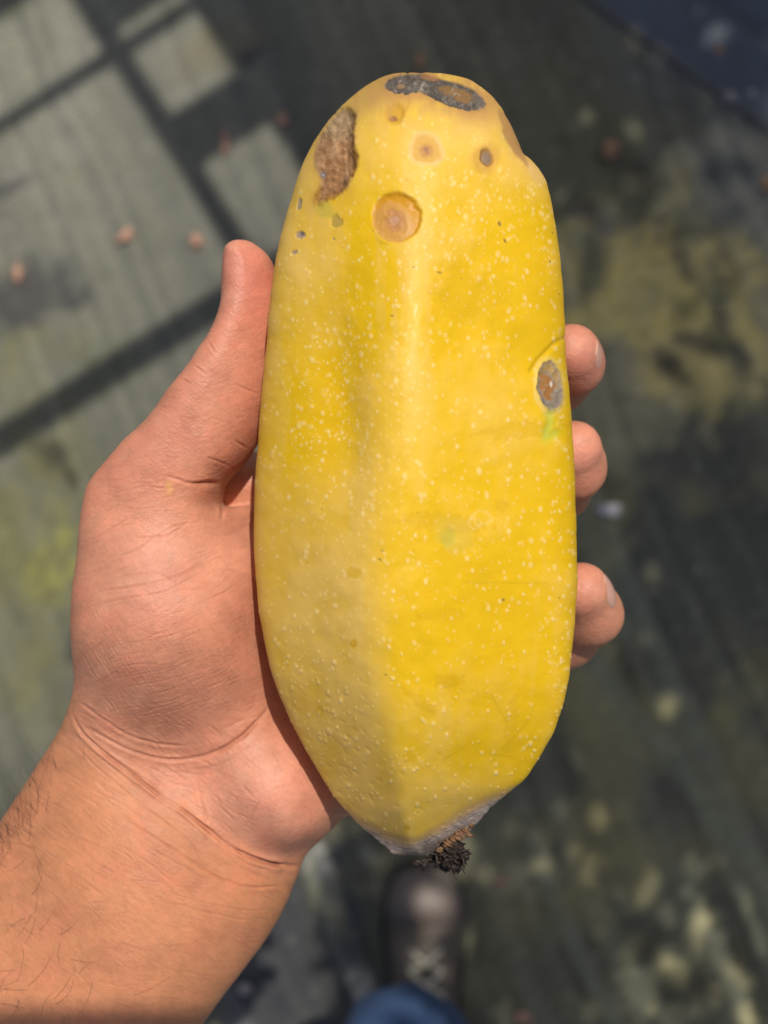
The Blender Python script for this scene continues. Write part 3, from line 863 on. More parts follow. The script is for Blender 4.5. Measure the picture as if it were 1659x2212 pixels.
# fingernails
m_nail = mat_plain('nail', (.62, .35, .27), .32, .06, 400, .05, .0002)
def nail(c, u, v, n, L, wd, arch):
    """u along the finger, v across, n outwards"""
    u, v, n = [np.asarray(a, float) / np.linalg.norm(a) for a in (u, v, n)]
    n = n - u * (n @ u); n /= np.linalg.norm(n); v = np.cross(n, u)
    V, F = [], []
    A, B = 12, 16
    for i in range(A + 1):
        for j in range(B + 1):
            s, t = 2 * i / A - 1, 2 * j / B - 1
            half = wd / 2 * (1 - .28 * max(0, abs(s)) ** 5)
            th = t * 1.15
            V.append(np.asarray(c) + u * s * L / 2 + v * half * math.sin(th) / math.sin(1.15) + n * (arch * (math.cos(th) - 1) - .0007 * s * s))
    for i in range(A):
        for j in range(B):
            k = i * (B + 1) + j
            F.append([k, k + 1, k + B + 2, k + B + 1])
    V = np.array(V); N = len(V)
    F = F + [[a + N for a in f[::-1]] for f in F]
    V = np.vstack([V, V - n * .0006])
    rim = [i * (B + 1) for i in range(A + 1)] + [A * (B + 1) + j for j in range(1, B + 1)] + [i * (B + 1) + B for i in range(A - 1, -1, -1)] + list(range(B - 1, 0, -1))
    for i in range(len(rim)):
        a, b = rim[i], rim[(i + 1) % len(rim)]
        F.append([a, b, b + N, a + N])
    return mesh_np('fingernail', V, np.array(F), m_nail, body)
nail(W(477.5, 606, ZH - .0030), (0, 1, -.02), (0, 0, 1), (-1, 0, .30), .0135, .0115, .0042)
def tip_nail(tip, r, u, n, L, wd):
    n = np.array(n, float); n /= np.linalg.norm(n)
    nail(np.array(W(*tip)) + n * (r + .0004), u, (0, 1, 0), n, L, wd, .0034)
tip_nail((1234, 772, ZH - .0225), .0084, (-.30, .35, .88), (.96, .02, .26), .0120, .0104)
tip_nail((1239, 990, ZH - .024), .0084, (-.10, .4, .88), (.98, -.12, -.10), .0120, .0104)
tip_nail((1262, 1290, ZH - .0215), .0083, (-.45, .55, .70), (.86, .34, .38), .0112, .0096)

# arm hair: thin curved strands rooted in the skin
m_hair = mat_plain('dark_hair', (.022, .015, .012), .45, .3, 300, .0, .001)
top_z = {}
zmap_i = np.argsort(-HV2[:, 2])
gridz = np.full((1700, 1900), -9.0, np.float32)
ix = np.clip(((hpx + 200)).astype(int), 0, 1699); iy = np.clip((hpy - 480).astype(int), 0, 1899)
np.maximum.at(gridz, (ix, iy), HV2[:, 2].astype(np.float32))
def skin_z(px, py):
    a, b = int(px + 200), int(py - 480)
    q = gridz[max(a - 2, 0):a + 3, max(b - 2, 0):b + 3]
    return float(q.max()) if q.size else -9.0
hair = []
hr = np.random.default_rng(17)
def strand(px, py, ang, L, bend, lift, rad=.000032):
    z = skin_z(px, py)
    if z < 1:
        return
    pts = []
    x, y, a = px, py, math.radians(ang)
    N = 7
    for i in range(N):
        t = i / (N - 1)
        zz = skin_z(x, y)
        if zz < 1 or t > .0 and zz < z - .006: zz = z - .006 * t
        pts.append(W(x, y, max(zz, z - .006) + .0001 + lift * math.sin(t * 2.2)))
        x += math.cos(a) * L / (N - 1); y += math.sin(a) * L / (N - 1); a += math.radians(bend) / (N - 1)
    hair.append(tube(pts, np.linspace(rad, rad * .35, N), 4))
for k in range(120):          # along the outer edge of the forearm
    t = hr.uniform(0, 1) ** .7
    px = 95 - 150 * t + hr.normal(0, 8); py = 1640 + 250 * t
    px += abs(hr.normal(0, 34))
    strand(px, py, hr.uniform(205, 290), hr.uniform(35, 80), hr.uniform(-45, 40), hr.uniform(.0005, .003))
for k in range(34):
    px, py = hr.uniform(-20, 90), hr.uniform(1790, 2210)
    strand(px, py, hr.uniform(90, 330), hr.uniform(40, 95), hr.uniform(-80, 80), hr.uniform(.0002, .0010), .000032)
for px, py, an, L, b in [(130, 2085, 250, 60, 60), (150, 2070, 20, 60, -30), (75, 1985, 100, 60, 30), (120, 2170, 330, 70, -60), (60, 2130, 320, 110, -40), (200, 2120, 100, 80, 30), (290, 2150, 340, 90, -20), (130, 2020, 330, 60, -30), (170, 2105, 300, 40, 40), (115, 2160, 315, 90, -30)]:
    strand(px, py, an, L, b, .0005, .000036)
ah = mesh_np('arm_hair', *joined(hair), m_hair, body)
tag(ah, kind='stuff')

# trouser leg and boot
m_denim = mat_plain('blue_denim', (.030, .064, .145), .85, .35, 60, .4, .002)
m_boot = mat_plain('boot_leather', (.095, .076, .056), .62, .3, 40, .35, .002)
m_toe = mat_plain('toe_cap_leather', (.135, .108, .088), .55, .2, 40, .3, .002)
m_sole = mat_plain('sole_rubber', (.03, .028, .025), .8, .3, 60, .3, .002)
m_lace = mat_plain('lace_cord', (.50, .47, .36), .8, .2, 300, .3, .001)
def loft(rings):
    n = len(rings[0])
    V = np.concatenate(rings); F = []
    for i in range(len(rings) - 1):
        for k in range(n):
            F.append([i * n + k, i * n + (k + 1) % n, (i + 1) * n + (k + 1) % n, (i + 1) * n + k])
    a, b = len(V), len(V) + 1
    V = np.vstack([V, rings[0].mean(0), rings[-1].mean(0)])
    m = (len(rings) - 1) * n
    for k in range(0, n, 2):
        F.append([a, (k + 2) % n, k + 1, k]); F.append([b, m + k, m + k + 1, m + (k + 2) % n])
    return V, np.array(F)
rings = []
for (x, y, z, r) in [(.052, -.690, .085, .062), (.051, -.688, .11, .066), (.048, -.672, .17, .070), (.042, -.630, .26, .072), (.034, -.575, .36, .070), (.024, -.515, .44, .064), (.017, -.484, .49, .060), (.015, -.490, .53, .062), (.016, -.55, .575, .070), (.02, -.65, .64, .082), (.03, -.76, .74, .092), (.03, -.80, .86, .098), (.03, -.81, .93, .10)]:
    a = np.linspace(0, 2 * math.pi, 40, endpoint=False)
    wr = 1 + .05 * np.sin(3 * a + z * 30) + .03 * np.sin(7 * a - z * 55)
    rings.append(np.stack([x + r * wr * np.cos(a), y + r * wr * np.sin(a), z + 0 * a + .006 * np.sin(2 * a + z * 20)], 1))
mesh_np('trouser_leg', *loft(rings), m_denim, person)
BX, BT = .053, -.468                # boot axis, toe tip
boot_prof = [  # distance back from toe, half width, top height
    (.000, .010, .030), (.006, .027, .044), (.018, .038, .056), (.035, .045, .064), (.060, .049, .068), (.085, .050, .072), (.11, .048, .080), (.14, .044, .094), (.17, .042, .110), (.20, .041, .130), (.23, .041, .150), (.26, .040, .150), (.285, .034, .145), (.30, .018, .13)]
def boot_ring(d, hw, ht, z0=.018, lift=0):
    a = np.linspace(0, 2 * math.pi, 36, endpoint=False)
    c, s = np.cos(a), np.sin(a)
    x = hw * np.sign(c) * np.abs(c) ** .75
    z = np.where(s > 0, z0 + (ht - z0) * s ** .85, z0 - .008 * np.abs(s))
    return np.stack([BX + x + lift * c, np.full(36, BT - d), z + lift * np.maximum(s, 0)], 1)
boot = mesh_np('boot', *loft([boot_ring(*b) for b in boot_prof]), m_boot, person)
mesh_np('toe_cap', *loft([boot_ring(d - .002, w_ + .002, h_, .018, .0015) for d, w_, h_ in boot_prof[:5]]), m_toe, boot)
sp = [(d, w_ + .006) for d, w_, h_ in boot_prof]
sv = []
for z, g in ((.001, 0), (.016, .001), (.022, -.002)):
    L = [(BX - (w_ + g), BT - d + (.006 if d < .01 else 0), z) for d, w_ in sp] + [(BX + (w_ + g), BT - d + (.006 if d < .01 else 0), z) for d, w_ in sp[::-1]]
    sv.append(np.array(L))
mesh_np('sole', *loft(sv), m_sole, boot, smooth=False)
def boot_top(d):
    ds = [b[0] for b in boot_prof]
    return np.interp(d, ds, [b[2] for b in boot_prof])
for k in range(5):
    d0 = .088 + k * .025
    for sgn in (-1, 1):
        pts = []
        for t in np.linspace(0, 1, 7):
            x = sgn * (.021 - .042 * t); d = d0 + .024 * t
            zz = boot_top(d) - .018 * (x / .03) ** 2 + .0035 + (.0035 * math.exp(-((t - .5) / .16) ** 2) if sgn > 0 else 0)
            pts.append((BX + x, BT - d, zz))
        mesh_np('lace', *tube(pts, [.0026] * 7, 6), m_lace, boot)

# ------------------------------------------------------------------ the papaya
fruit = tag(empty('papaya', (W(895, 1000, ZH)[0], W(895, 1000, ZH)[1], ZH)), 'large ripe yellow papaya with sunken brown rot spots lying in the hand', 'papaya')
LEFT = [(152, 888), (154, 868), (160, 845), (170, 822), (184, 795), (200, 776), (220, 752), (245, 725), (275, 702), (310, 678), (350, 658), (400, 638), (460, 620), (520, 604), (570, 594), (640, 585), (720, 577), (800, 569), (900, 559), (1000, 553), (1100, 549), (1180, 549), (1250, 552), (1330, 560), (1400, 573), (1450, 586), (1500, 604), (1560, 628), (1620, 658), (1680, 694), (1720, 722), (1760, 756), (1783, 779), (1810, 811), (1834, 838), (1848, 853), (1856, 865), (1860, 874), (1862, 884)]
RIGHT = [(152, 888), (154, 912), (160, 940), (170, 972), (184, 1005), (200, 1040), (220, 1066), (245, 1088), (275, 1108), (310, 1124), (335, 1133), (343, 1137), (350, 1146), (370, 1166), (395, 1182), (430, 1190), (500, 1203), (580, 1212), (640, 1218), (720, 1223), (800, 1227), (900, 1236), (1000, 1242), (1100, 1246), (1180, 1247), (1250, 1246), (1330, 1242), (1400, 1236), (1460, 1229), (1520, 1216), (1580, 1196), (1640, 1164), (1659, 1152), (1680, 1138), (1697, 1121), (1719, 1090), (1748, 1056), (1779, 1027), (1806, 1004), (1823, 978), (1843, 936), (1853, 912), (1858, 900), (1862, 884)]
def spline(tab, y):
    t = np.array(tab, float)
    return np.interp(y, t[:, 0], t[:, 1])
NR, NC = 800, 720
q = np.linspace(0, 1, NR)
e0 = .5 - .5 * np.cos(np.pi * q)
yy = 152.3 + (1861.6 - 152.3) * (.55 * q + .45 * e0)
yy[1:-1] = np.where(q[1:-1] < .04, 152.3 + (yy[1:-1] - 152.3), yy[1:-1])
k9 = np.ones(9) / 9
def smooth1(a, n=2):
    for _ in range(n):
        b = np.pad(a, 4, mode='edge')
        # reflect about the ends so tips stay put
        b[:4] = 2 * a[0] - a[4:0:-1]; b[-4:] = 2 * a[-1] - a[-2:-6:-1]
        a = np.convolve(b, k9, 'valid')
    return a
def wide(a, n=60):
    return smooth1(a, n)
lx, rx = smooth1(spline(LEFT, yy), 1), smooth1(spline(RIGHT, yy), 1)
sc = (CAM_Z - ZH) / FPX
w_r = (rx - lx) / 2 * sc
w_app = w_r / np.sqrt(1 + (w_r / .3) ** 2)             # the edge is seen a little in front of the widest line
cxw = ((lx + rx) / 2 - CX0) * sc
yw = -(yy - CY0) * sc
dep = w_app * (.89 - .05 * sm(1350, 1800, yy))
d_cap = np.interp(yy, [152, 200, 300, 450, 1450, 1650, 1780, 1862], [.0, .022, .034, .041, .041, .033, .0215, .004])
dep = np.minimum(dep, d_cap * 1.0 + .0)
dep = np.maximum(smooth1(dep, 3), 0)
midw = sm(0, 90, np.arange(NR)) * sm(0, 90, NR - 1 - np.arange(NR))
dep = dep * (1 - midw) + wide(dep) * midw
zcen = ZH + np.interp(yy, [152, 400, 1000, 1500, 1862], [-.003, 0, 0, -.001, -.006])
zcen = smooth1(zcen, 60)
RIDGE = [(150, 860), (260, 866), (420, 884), (600, 888), (800, 880), (1000, 850), (1150, 826), (1300, 838), (1400, 846), (1550, 858), (1700, 872), (1812, 886), (1862, 886)]
xr = np.clip((spline(RIDGE, yy) - (lx + rx) / 2) / np.maximum((rx - lx) / 2, 1), -.6, .6)
th1 = np.arccos(np.clip(wide(xr, 25), -.7, .7))
th = np.concatenate([np.linspace(-.15, np.pi + .15, 570, endpoint=False), np.linspace(np.pi + .15, 2 * np.pi - .15, 150, endpoint=False)])
pw = np.interp(yy, [152, 350, 700, 1200, 1450, 1650, 1800, 1862], [4.3, 4.2, 4.8, 6.2, 8.5, 17, 24, 14])
phi = th[None, :] - th1[:, None]
pw = wide(pw)
acc = np.zeros((NR, NC))
for kk in range(5):
    acc += np.maximum(np.cos(phi - (kk + .5) * 2 * np.pi / 5), 0) ** pw[:, None]
r = acc ** (-1 / pw[:, None])
Xc, Zc = r * np.cos(th), r * np.sin(th)
mn, mx = Xc.min(1, keepdims=True), Xc.max(1, keepdims=True)
Xc = (Xc - (mn + mx) / 2) / ((mx - mn) / 2)
Zc = Zc / r.mean(1, keepdims=True)
for _it in range(5):
    zz_ = zcen[:, None] + dep[:, None] * Zc
    k_ = FPX / (CAM_Z - zz_)
    pX = (cxw[:, None] + w_app[:, None] * Xc) * k_ + CX0
    pY = CY0 - yw[:, None] * k_
    iL, iR = pX.argmin(1), pX.argmax(1)
    ar = np.arange(NR)
    tL, tR = np.interp(pY[ar, iL], yy, lx), np.interp(pY[ar, iR], yy, rx)
    eL = (tL - pX[ar, iL]) / k_[ar, iL]; eR = (tR - pX[ar, iR]) / k_[ar, iR]
    cxw = cxw + smooth1((eL + eR) / 2, 1) * .8
    w_app = np.maximum(w_app + smooth1((eR - eL) / 2, 1) * .8, .00005)
PV = np.stack([cxw[:, None] + w_app[:, None] * Xc, np.broadcast_to(yw[:, None], Xc.shape), zcen[:, None] + dep[:, None] * Zc], -1)
PV = PV.reshape(-1, 3)
I = np.arange(NR * NC).reshape(NR, NC)
J = np.roll(I, -1, axis=1)
PF = np.stack([I[:-1], I[1:], J[1:], J[:-1]], -1).reshape(-1, 4)
PN = vnormals(PV, PF)
if (PN[:, 2] * (PV[:, 2] - ZH)).mean() < 0:
    PF = PF[:, ::-1].copy(); PN = -PN
sv_ = FPX / (CAM_Z - PV[:, 2])
fpx, fpy = PV[:, 0] * sv_ + CX0, CY0 - PV[:, 1] * sv_
front = PN[:, 2] > -.12

RP = Raster(480, 100, 1320, 1920, 1.0)
X, Y = RP.X, RP.Y
def over(C, m, c):
    return C * (1 - m[..., None]) + np.asarray(c) * m[..., None]
nA, nB, nC_ = RP.n(160, 500, 4), RP.n(42, 501, 3), RP.n(8, 502, 2)
nS = RP.n(12, 503, 3, .5, 8.0)                # drawn out along the fruit
sat, pale = np.array([.755, .468, .0030]), np.array([.768, .500, .108])
# where the skin is waxy and pale: left side, the lower end, the shoulder
rx_ = np.interp(Y[:, 0], yy, spline(RIDGE, yy))[:, None]
nA2 = RP.n(300, 520, 3)
pm = .85 * sm(40, -80, X - rx_ + 14 * nB + 20 * nA) * sm(820, 1330, Y + 130 * nA + 1.1 * (X - 680) * .6 + 120 * nA2)
pm = np.maximum(pm, .70 * sm(1450, 1780, Y + 90 * nA - .25 * (X - 900) + 110 * nA2))
pm = np.maximum(pm, .80 * sm(790, 650, X + 50 * nA) * sm(900, 560, Y + 100 * nA + 60 * nA2))
pm = np.maximum(pm, .55 * sm(640, 590, X + 20 * nA))
pm = np.maximum(pm, .70 * sm(520, 290, Y + 80 * nA))
pm = np.maximum(pm, .55 * np.exp(-(((X - 880 - 40 * nA) / 70) ** 2)) * sm(1050, 650, Y) * np.clip(.7 + .6 * nS + .5 * nA, 0, 1))  # highlight along the ridge, painted as a pale streak
pm = np.maximum(pm, .5 * np.exp(-(((X - 1100) / 90) ** 2 + ((Y - 980) / 140) ** 2)) * np.clip(.5 + nA, 0, 1))
pm = np.clip(pm * (1 + .25 * nB) + .02 + .38 * nA + .20 * nB + .18 * nS, 0, 1)
pm = pm * (1 - .75 * np.exp(-(((X - 700) / 60) ** 2 + ((Y - 930) / 190) ** 2)))
C = sat[None, None] * (1 - pm[..., None]) + pale * pm[..., None]
dk_ = np.clip(nA2 * .9 + .5 * nA - .1, 0, 1)[..., None] * (1 - pm[..., None])
C = C * (1 - .50 * dk_) + np.array([.66, .37, .004]) * .50 * dk_
C *= (1 + .06 * nA + .05 * nB)[..., None]
k = (.22 * np.exp(-(((X - 720) / 60) ** 2 + ((Y - 930) / 200) ** 2)))[..., None]  # shading of the left hollow, painted as deeper orange
C = C * (1 - k) + np.array([.62, .345, .004]) * k
FH = np.zeros(X.shape, np.float32)               # relief in mm
FR = np.full(X.shape, .47, np.float32) + .05 * nA + .10 * pm
# shallow hollows between the ribs
FH -= 2.6 * np.exp(-(((X - 735 - .06 * (Y - 850)) / 62) ** 2 + ((Y - 900) / 230) ** 2))
FH -= 1.4 * np.exp(-(((X - 1010) / 75) ** 2 + ((Y - 700) / 240) ** 2))
FH += .8 * np.exp(-(((X - 878) / 52) ** 2 + ((Y - 760) / 260) ** 2))
FH -= .8 * np.exp(-(((X - 1140) / 60) ** 2 + ((Y - 780) / 70) ** 2))
FH += .40 * nA + .16 * nB
# lenticels: pale dots
dr = np.random.default_rng(77)
DOT = np.zeros(X.shape, np.float32)
def dots(n, fx, fy, rlo, rhi, acc=None):
    done = 0
    while done < n:
        x, y = fx(), fy()
        if acc is not None and dr.random() > acc(x, y):
            continue
        done += 1
        if dr.random() < .3: continue
        r0 = rlo + (rhi - rlo) * dr.random() ** 2.2
        ry = r0 * dr.uniform(.9, 1.5)
        sy, sx = RP.win(x - 9, y - 12, x + 9, y + 12)
        d = np.sqrt(((X[sy, sx] - x) / r0) ** 2 + ((Y[sy, sx] - y) / ry) ** 2)
        soft = dr.uniform(.35, .85)
        v = (1 - sm(soft, 1.35, d + .25 * nC_[sy, sx])) * dr.uniform(.25, 1.0)
        DOT[sy, sx] = np.maximum(DOT[sy, sx], v)
dots(2600, lambda: dr.uniform(555, 1250), lambda: dr.uniform(250, 1800), 1.5, 4.6)
dots(560, lambda: dr.normal(715, 85), lambda: dr.normal(880, 190), 1.4, 4.0)
dots(200, lambda: dr.normal(860, 120), lambda: dr.normal(860, 180), 2.0, 5.6)
dots(520, lambda: dr.normal(1050, 110), lambda: dr.normal(460, 110), 1.4, 3.8)
dots(260, lambda: dr.normal(690, 60), lambda: dr.normal(1570, 120), 1.6, 4.4)
dots(260, lambda: dr.normal(1215, 16), lambda: dr.uniform(500, 1600), 1.5, 4.0)
FH += .06 * DOT * (1 + sm(1250, 1500, Y) * 1.6)
C = over(C, DOT * .8, [.86, .64, .24])
MID = np.zeros(X.shape, np.int8)                 # which lesion piece a point belongs to
Cb = C.copy()                                    # plain skin for the far side
def speck(x, y, rx0, ry0, rot, c, dp=.0, a=.9, rag=.3, seed=0):
    global C
    q = RP.ell(x, y, rx0, ry0, rot) + rag * RP.n(7, 600 + seed, 2)
    m = 1 - sm(.7, 1.15, q)
    C = over(C, m * a, c); FH[...] = FH - dp * m
# olive and deeper yellow bruises
for i, (x, y, a, b, ro, al) in enumerate([(970, 1474, 36, 18, 0, .55), (766, 1240, 22, 13, 40, .6), (764, 1391, 8, 9, 0, .8), (886, 1638, 15, 11, 20, .6), (905, 1515, 50, 12, 38, .4), (1085, 1095, 18, 14, 0, .4), (880, 1790, 7, 6, 0, .7), (950, 1330, 60, 16, 0, .25), (1015, 640, 90, 60, 20, .25), (960, 1130, 100, 22, 5, .45), (1130, 930, 100, 20, -6, .4), (1105, 1560, 16, 70, 8, .25), (690, 1535, 8, 14, -10, .6), (640, 1500, 22, 60, -20, .25), (1215, 1540, 6, 24, 10, .6)]):
    speck(x, y, a, b, ro, [.62, .36, .002], .03, al, .5, i)
q = RP.ell(968, 1160, 22, 24) + .35 * nB + .12 * nC_
C = over(C, .62 * (1 - sm(.35, 1.15, q)), [.43, .41, .02]); FH -= .12 * (1 - sm(.4, 1.1, q))
q = RP.ell(985, 1150, 52, 44) + .5 * nB
C = over(C, .35 * (1 - sm(.4, 1.2, q)), [.66, .50, .10])
for x, y, rr0 in [(985, 1183, 17), (1025, 1130, 14), (1030, 1185, 9), (1040, 1120, 20)]:
    q = RP.ell(x, y, rr0, rr0 * .8) + .35 * nC_
    C = over(C, .28 * np.exp(-((q - 1) / .14) ** 2) * np.clip(.6 + 1.2 * nB, 0, 1), [.85, .70, .33])
for i in range(10):
    speck(dr.uniform(600, 1220), dr.uniform(330, 1700), dr.uniform(1.2, 2.6), dr.uniform(1, 1.8), dr.uniform(0, 180), [.22, .13, .02], .0, .85, .3, 40)
for i, (x, y, a, b, ro) in enumerate([(848, 683, 5, 2.0, 5), (950, 587, 7, 2.6, 5), (895, 578, 6, 1.6, 5), (1187, 565, 2.6, 3.4, 20), (826, 1190, 5, 2.2, 30), (820, 1208, 5, 2.2, 40), (833, 1458, 4, 2.2, 0), (1088, 1296, 4, 3, 0), (1080, 483, 4, 6, -20), (1092, 520, 2.4, 6, -20)]):
    speck(x, y, a, b, ro, [.20, .13, .04], .0, .8, .3, 50 + i)
# --- sunken rot spots
def z1(p): return [(553 + a * .4, 110.6 + b * .4) for a, b in p]
tan, brown, dk = np.array([.50, .29, .12]), np.array([.27, .135, .060]), np.array([.120, .098, .082])
# small amber pit below the scab
q = RP.ell(851, 243, 24, 26) + .12 * nB
C = over(C, .8 * (1 - sm(.7, 1.2, q)), [.60, .33, .02]); FH -= .45 * (1 - sm(.5, 1.1, q))
q2 = RP.ell(872, 222, 12, 22, 15)
C = over(C, .75 * np.exp(-((q2 - .9) / .25) ** 2), [.62, .32, .03])
q2 = RP.ell(848, 253, 12, 8) + .2 * nC_
C = over(C, .9 * (1 - sm(.5, 1.1, q2)), [.33, .16, .07]); FH -= .3 * (1 - sm(.3, 1, q2))
MID[q < .95] = 3
# pale ringed spot
q = RP.ell(921, 324, 37, 36) + .24 * nB + .06 * nC_
C = over(C, .75 * (1 - sm(.75, 1.15, q)), [.62, .34, .075])
C = over(C, .6 * np.exp(-((q - .98) / .12) ** 2), [.74, .53, .22]); FH -= .35 * (1 - sm(.4, 1.05, q))
q2 = RP.ell(921, 324, 19, 18) + .25 * nC_
C = over(C, .8 * (1 - sm(.3, 1.15, q2)), [.46, .21, .07])
C = over(C, .9 * (1 - sm(.2, .5, q2)), [.36, .17, .10])
MID[q < .92] = 4
# spot with a hard dark core
q = RP.ell(1050, 337, 36, 36) + .30 * nB + .06 * nC_
C = over(C, .7 * (1 - sm(.55, 1.1, q)), [.58, .31, .06]); FH -= .25 * (1 - sm(.4, 1.05, q))
q2 = RP.ell(1053, 338, 16, 21, -15) + .10 * nC_
C = over(C, .92 * (1 - sm(.8, 1.1, q2)), [.30, .15, .035]); FH -= .55 * (1 - sm(.6, 1.1, q2))
C = over(C, .9 * (1 - sm(.45, .85, q2)), [.26, .18, .13]); FH += .30 * (1 - sm(.3, .8, q2))
MID[q2 < 1.05] = 5
# large round sunken spot
q = RP.ell(857, 470, 56, 57) + .07 * nB + .03 * nC_
inn = 1 - sm(.88, 1.0, q)
C = over(C, inn, [.56, .265, .006])
qi = RP.ell(848, 484, 45, 46) + .34 * nB + .10 * nC_
ci = (1 - sm(.82, .98, qi)) * inn
C = over(C, ci, [.58, .30, .06])
qc = RP.ell(854, 475, 26, 27) + .26 * nC_ + .30 * nB
C = over(C, .85 * (1 - sm(.45, 1.15, qc)) * inn, [.46, .195, .060])
C = over(C, .35 * np.exp(-((qc - .55) / .12) ** 2) * inn, [.60, .36, .19])
C = over(C, .7 * (1 - sm(.1, .35, qc)), [.56, .32, .20])
FH -= .60 * (1 - sm(.80, 1.02, q)); FH += .38 * (1 - sm(.6, 1.05, qi))
FH += (.10 * nC_ + .14 * nB) * inn
FR = np.where(inn > .5, .46 + .1 * nC_, FR)
MID[q < .97] = 6
# brown hollow on the left shoulder
pb = chaikin(z1([(430, 330), (490, 295), (545, 330), (530, 400), (540, 470), (535, 520), (548, 590), (532, 670), (490, 740), (440, 775), (390, 790), (335, 845), (300, 810), (340, 745), (355, 690), (318, 640), (310, 560), (345, 450)]), 2)
dpb = poly_sd(X, Y, pb) + 5.0 * nB + 2.6 * nC_
halo_ = np.exp(-np.clip(dpb + 6 * nB, 0, 99) / 15.0) * .75 * np.clip(.8 + 1.1 * nB + .4 * nS, 0, 1) * sm(790, 730, X)
C = over(C, halo_, [.47, .27, .085])
m = 1 - sm(-7, 4, dpb)
tone = np.clip(.45 + .9 * nB + .6 * nS + .4 * nC_, 0, 1)[..., None]
cc = np.array([.27, .130, .050]) * (1 - tone) + np.array([.43, .255, .13]) * tone
gk = np.clip(sm(330, 235, Y + .3 * (X - 720)) * .8 + .25 * nB, 0, 1)[..., None]
cc = cc * (1 - gk) + np.array([.34, .26, .15]) * gk
C = C * (1 - m[..., None]) + cc * m[..., None]
rim = np.exp(-((dpb + 7) / 5) ** 2) * sm(735, 765, X) 
C = over(C, .85 * rim, [.36, .16, .012])
low_ = np.exp(-((dpb + 4) / 6) ** 2) * sm(395, 420, Y)
C = over(C, .8 * low_, [.42, .21, .02])
FH -= 1.5 * (1 - sm(-30, 3, dpb)) * sm(690, 760, X) + .25 * (1 - sm(-20, 4, dpb))
FH += (.16 * nC_ + .35 * nB + .15 * nS) * m
C *= (1 + .22 * (nC_ + RP.n(4, 777, 2)) * m)[..., None]
q2 = RP.ell(696, 376, 7, 9)
C = over(C, .85 * (1 - sm(.6, 1.1, q2)), [.17, .15, .15])
C = over(C, .8 * (1 - sm(.2, .5, q2)), [.36, .30, .26])
FR = np.where(m > .5, .62, FR)
MID[dpb < -1] = 1
# yellow-brown stain linking hollow and scab
st = np.exp(-(((X - 775) / 34) ** 2 + ((Y - 235) / 46) ** 2)) * np.clip(.75 + nB, 0, 1) * .95
st = np.maximum(st, .8 * np.exp(-((line_dist(X, Y, [(735, 260), (775, 225), (815, 200), (850, 160)])[0] + 8 * nB) / 26) ** 2))
C = over(C, st * (1 - m), [.50, .31, .09])
# dark scab at the crown
qa = RP.ell(866, 183, 40, 23, 2) + .10 * nB
qb = RP.ell(986, 206, 76, 30, 20) + .10 * nB
psc = chaikin(z1([(684, 190), (696, 150), (760, 122), (830, 112), (905, 112), (960, 132), (1050, 160), (1150, 190), (1225, 240), (1258, 300), (1200, 328), (1130, 326), (1040, 292), (960, 258), (900, 228), (830, 236), (740, 227)]), 2)
dsc = poly_sd(X, Y, psc) + 4.0 * nB + 2.4 * nC_
qs = 1 + dsc / 22.0
halo = 1 - sm(.95, 1.75, np.minimum(RP.ell(866, 183, 44, 27), RP.ell(986, 208, 84, 36, 20)) + .2 * nB)
hb = np.exp(-np.clip(dsc + 5 * nB, 0, 99) / 13.0) * np.clip(.85 + 1.0 * nB + .4 * nS, 0, 1)
C = over(C, .5 * halo * np.clip(.8 + .8 * nB, 0, 1), [.52, .30, .10])
C = over(C, .90 * hb, [.36, .18, .06])
ms = 1 - sm(.84, 1.05, qs)
nF = RP.n(3.5, 778, 2)
tex = np.clip(.40 + .7 * nC_ + .5 * nB + .5 * nF, 0, 1)[..., None]
C = C * (1 - ms[..., None]) + (np.array([.070, .058, .050]) * (1 - tex) + np.array([.185, .155, .125]) * tex) * ms[..., None]
C = over(C, .85 * (1 - sm(.35, .70, RP.ell(990, 202, 62, 22, 20) + .35 * nC_ + .2 * nB)), [.25, .135, .045])
C = over(C, .7 * (1 - sm(.4, 1.0, RP.ell(930, 164, 26, 8, 10) + .3 * nC_)), [.36, .17, .06])
C = over(C, .6 * np.exp(-((RP.ell(866, 183, 40, 23) - .62) / .10) ** 2), [.09, .08, .075])
C = over(C, .85 * (1 - sm(.12, .30, qa + .05 * nC_)), [.30, .18, .085])
C = over(C, .5 * sm(.35, .7, nC_) * ms, [.40, .36, .31])
FH -= .30 * ms; FH += (.26 * nC_ + .12 * nF + .25 * nB) * ms
FR = np.where(ms > .5, .75, FR)
MID[qs < .98] = 2
# brown right shoulder
pr = z1([(1320, 330), (1380, 370), (1430, 440), (1475, 620), (1440, 590), (1400, 540), (1350, 450)])
dr_ = poly_sd(X, Y, pr) + 5 * nB
C = over(C, .6 * np.exp(-np.clip(dr_, 0, 99) / 14.0) * np.clip(.8 + nB, 0, 1), [.52, .31, .10])
mr = 1 - sm(-3, 9, dr_)
C = over(C, .85 * mr, [.40, .215, .075]); FH -= .35 * mr
q2 = RP.ell(1160, 375, 18, 34, -32)
C = over(C, .4 * (1 - sm(.5, 1.1, q2)), [.72, .47, .25])
crown = sm(310, 195, Y + 22 * nB + .00035 * (X - 900) ** 2 * -1)
C = over(C, .75 * crown * (1 - ms) * (1 - m) * np.clip(.7 + 1.2 * nB + .5 * nS, 0, 1), [.50, .275, .085])
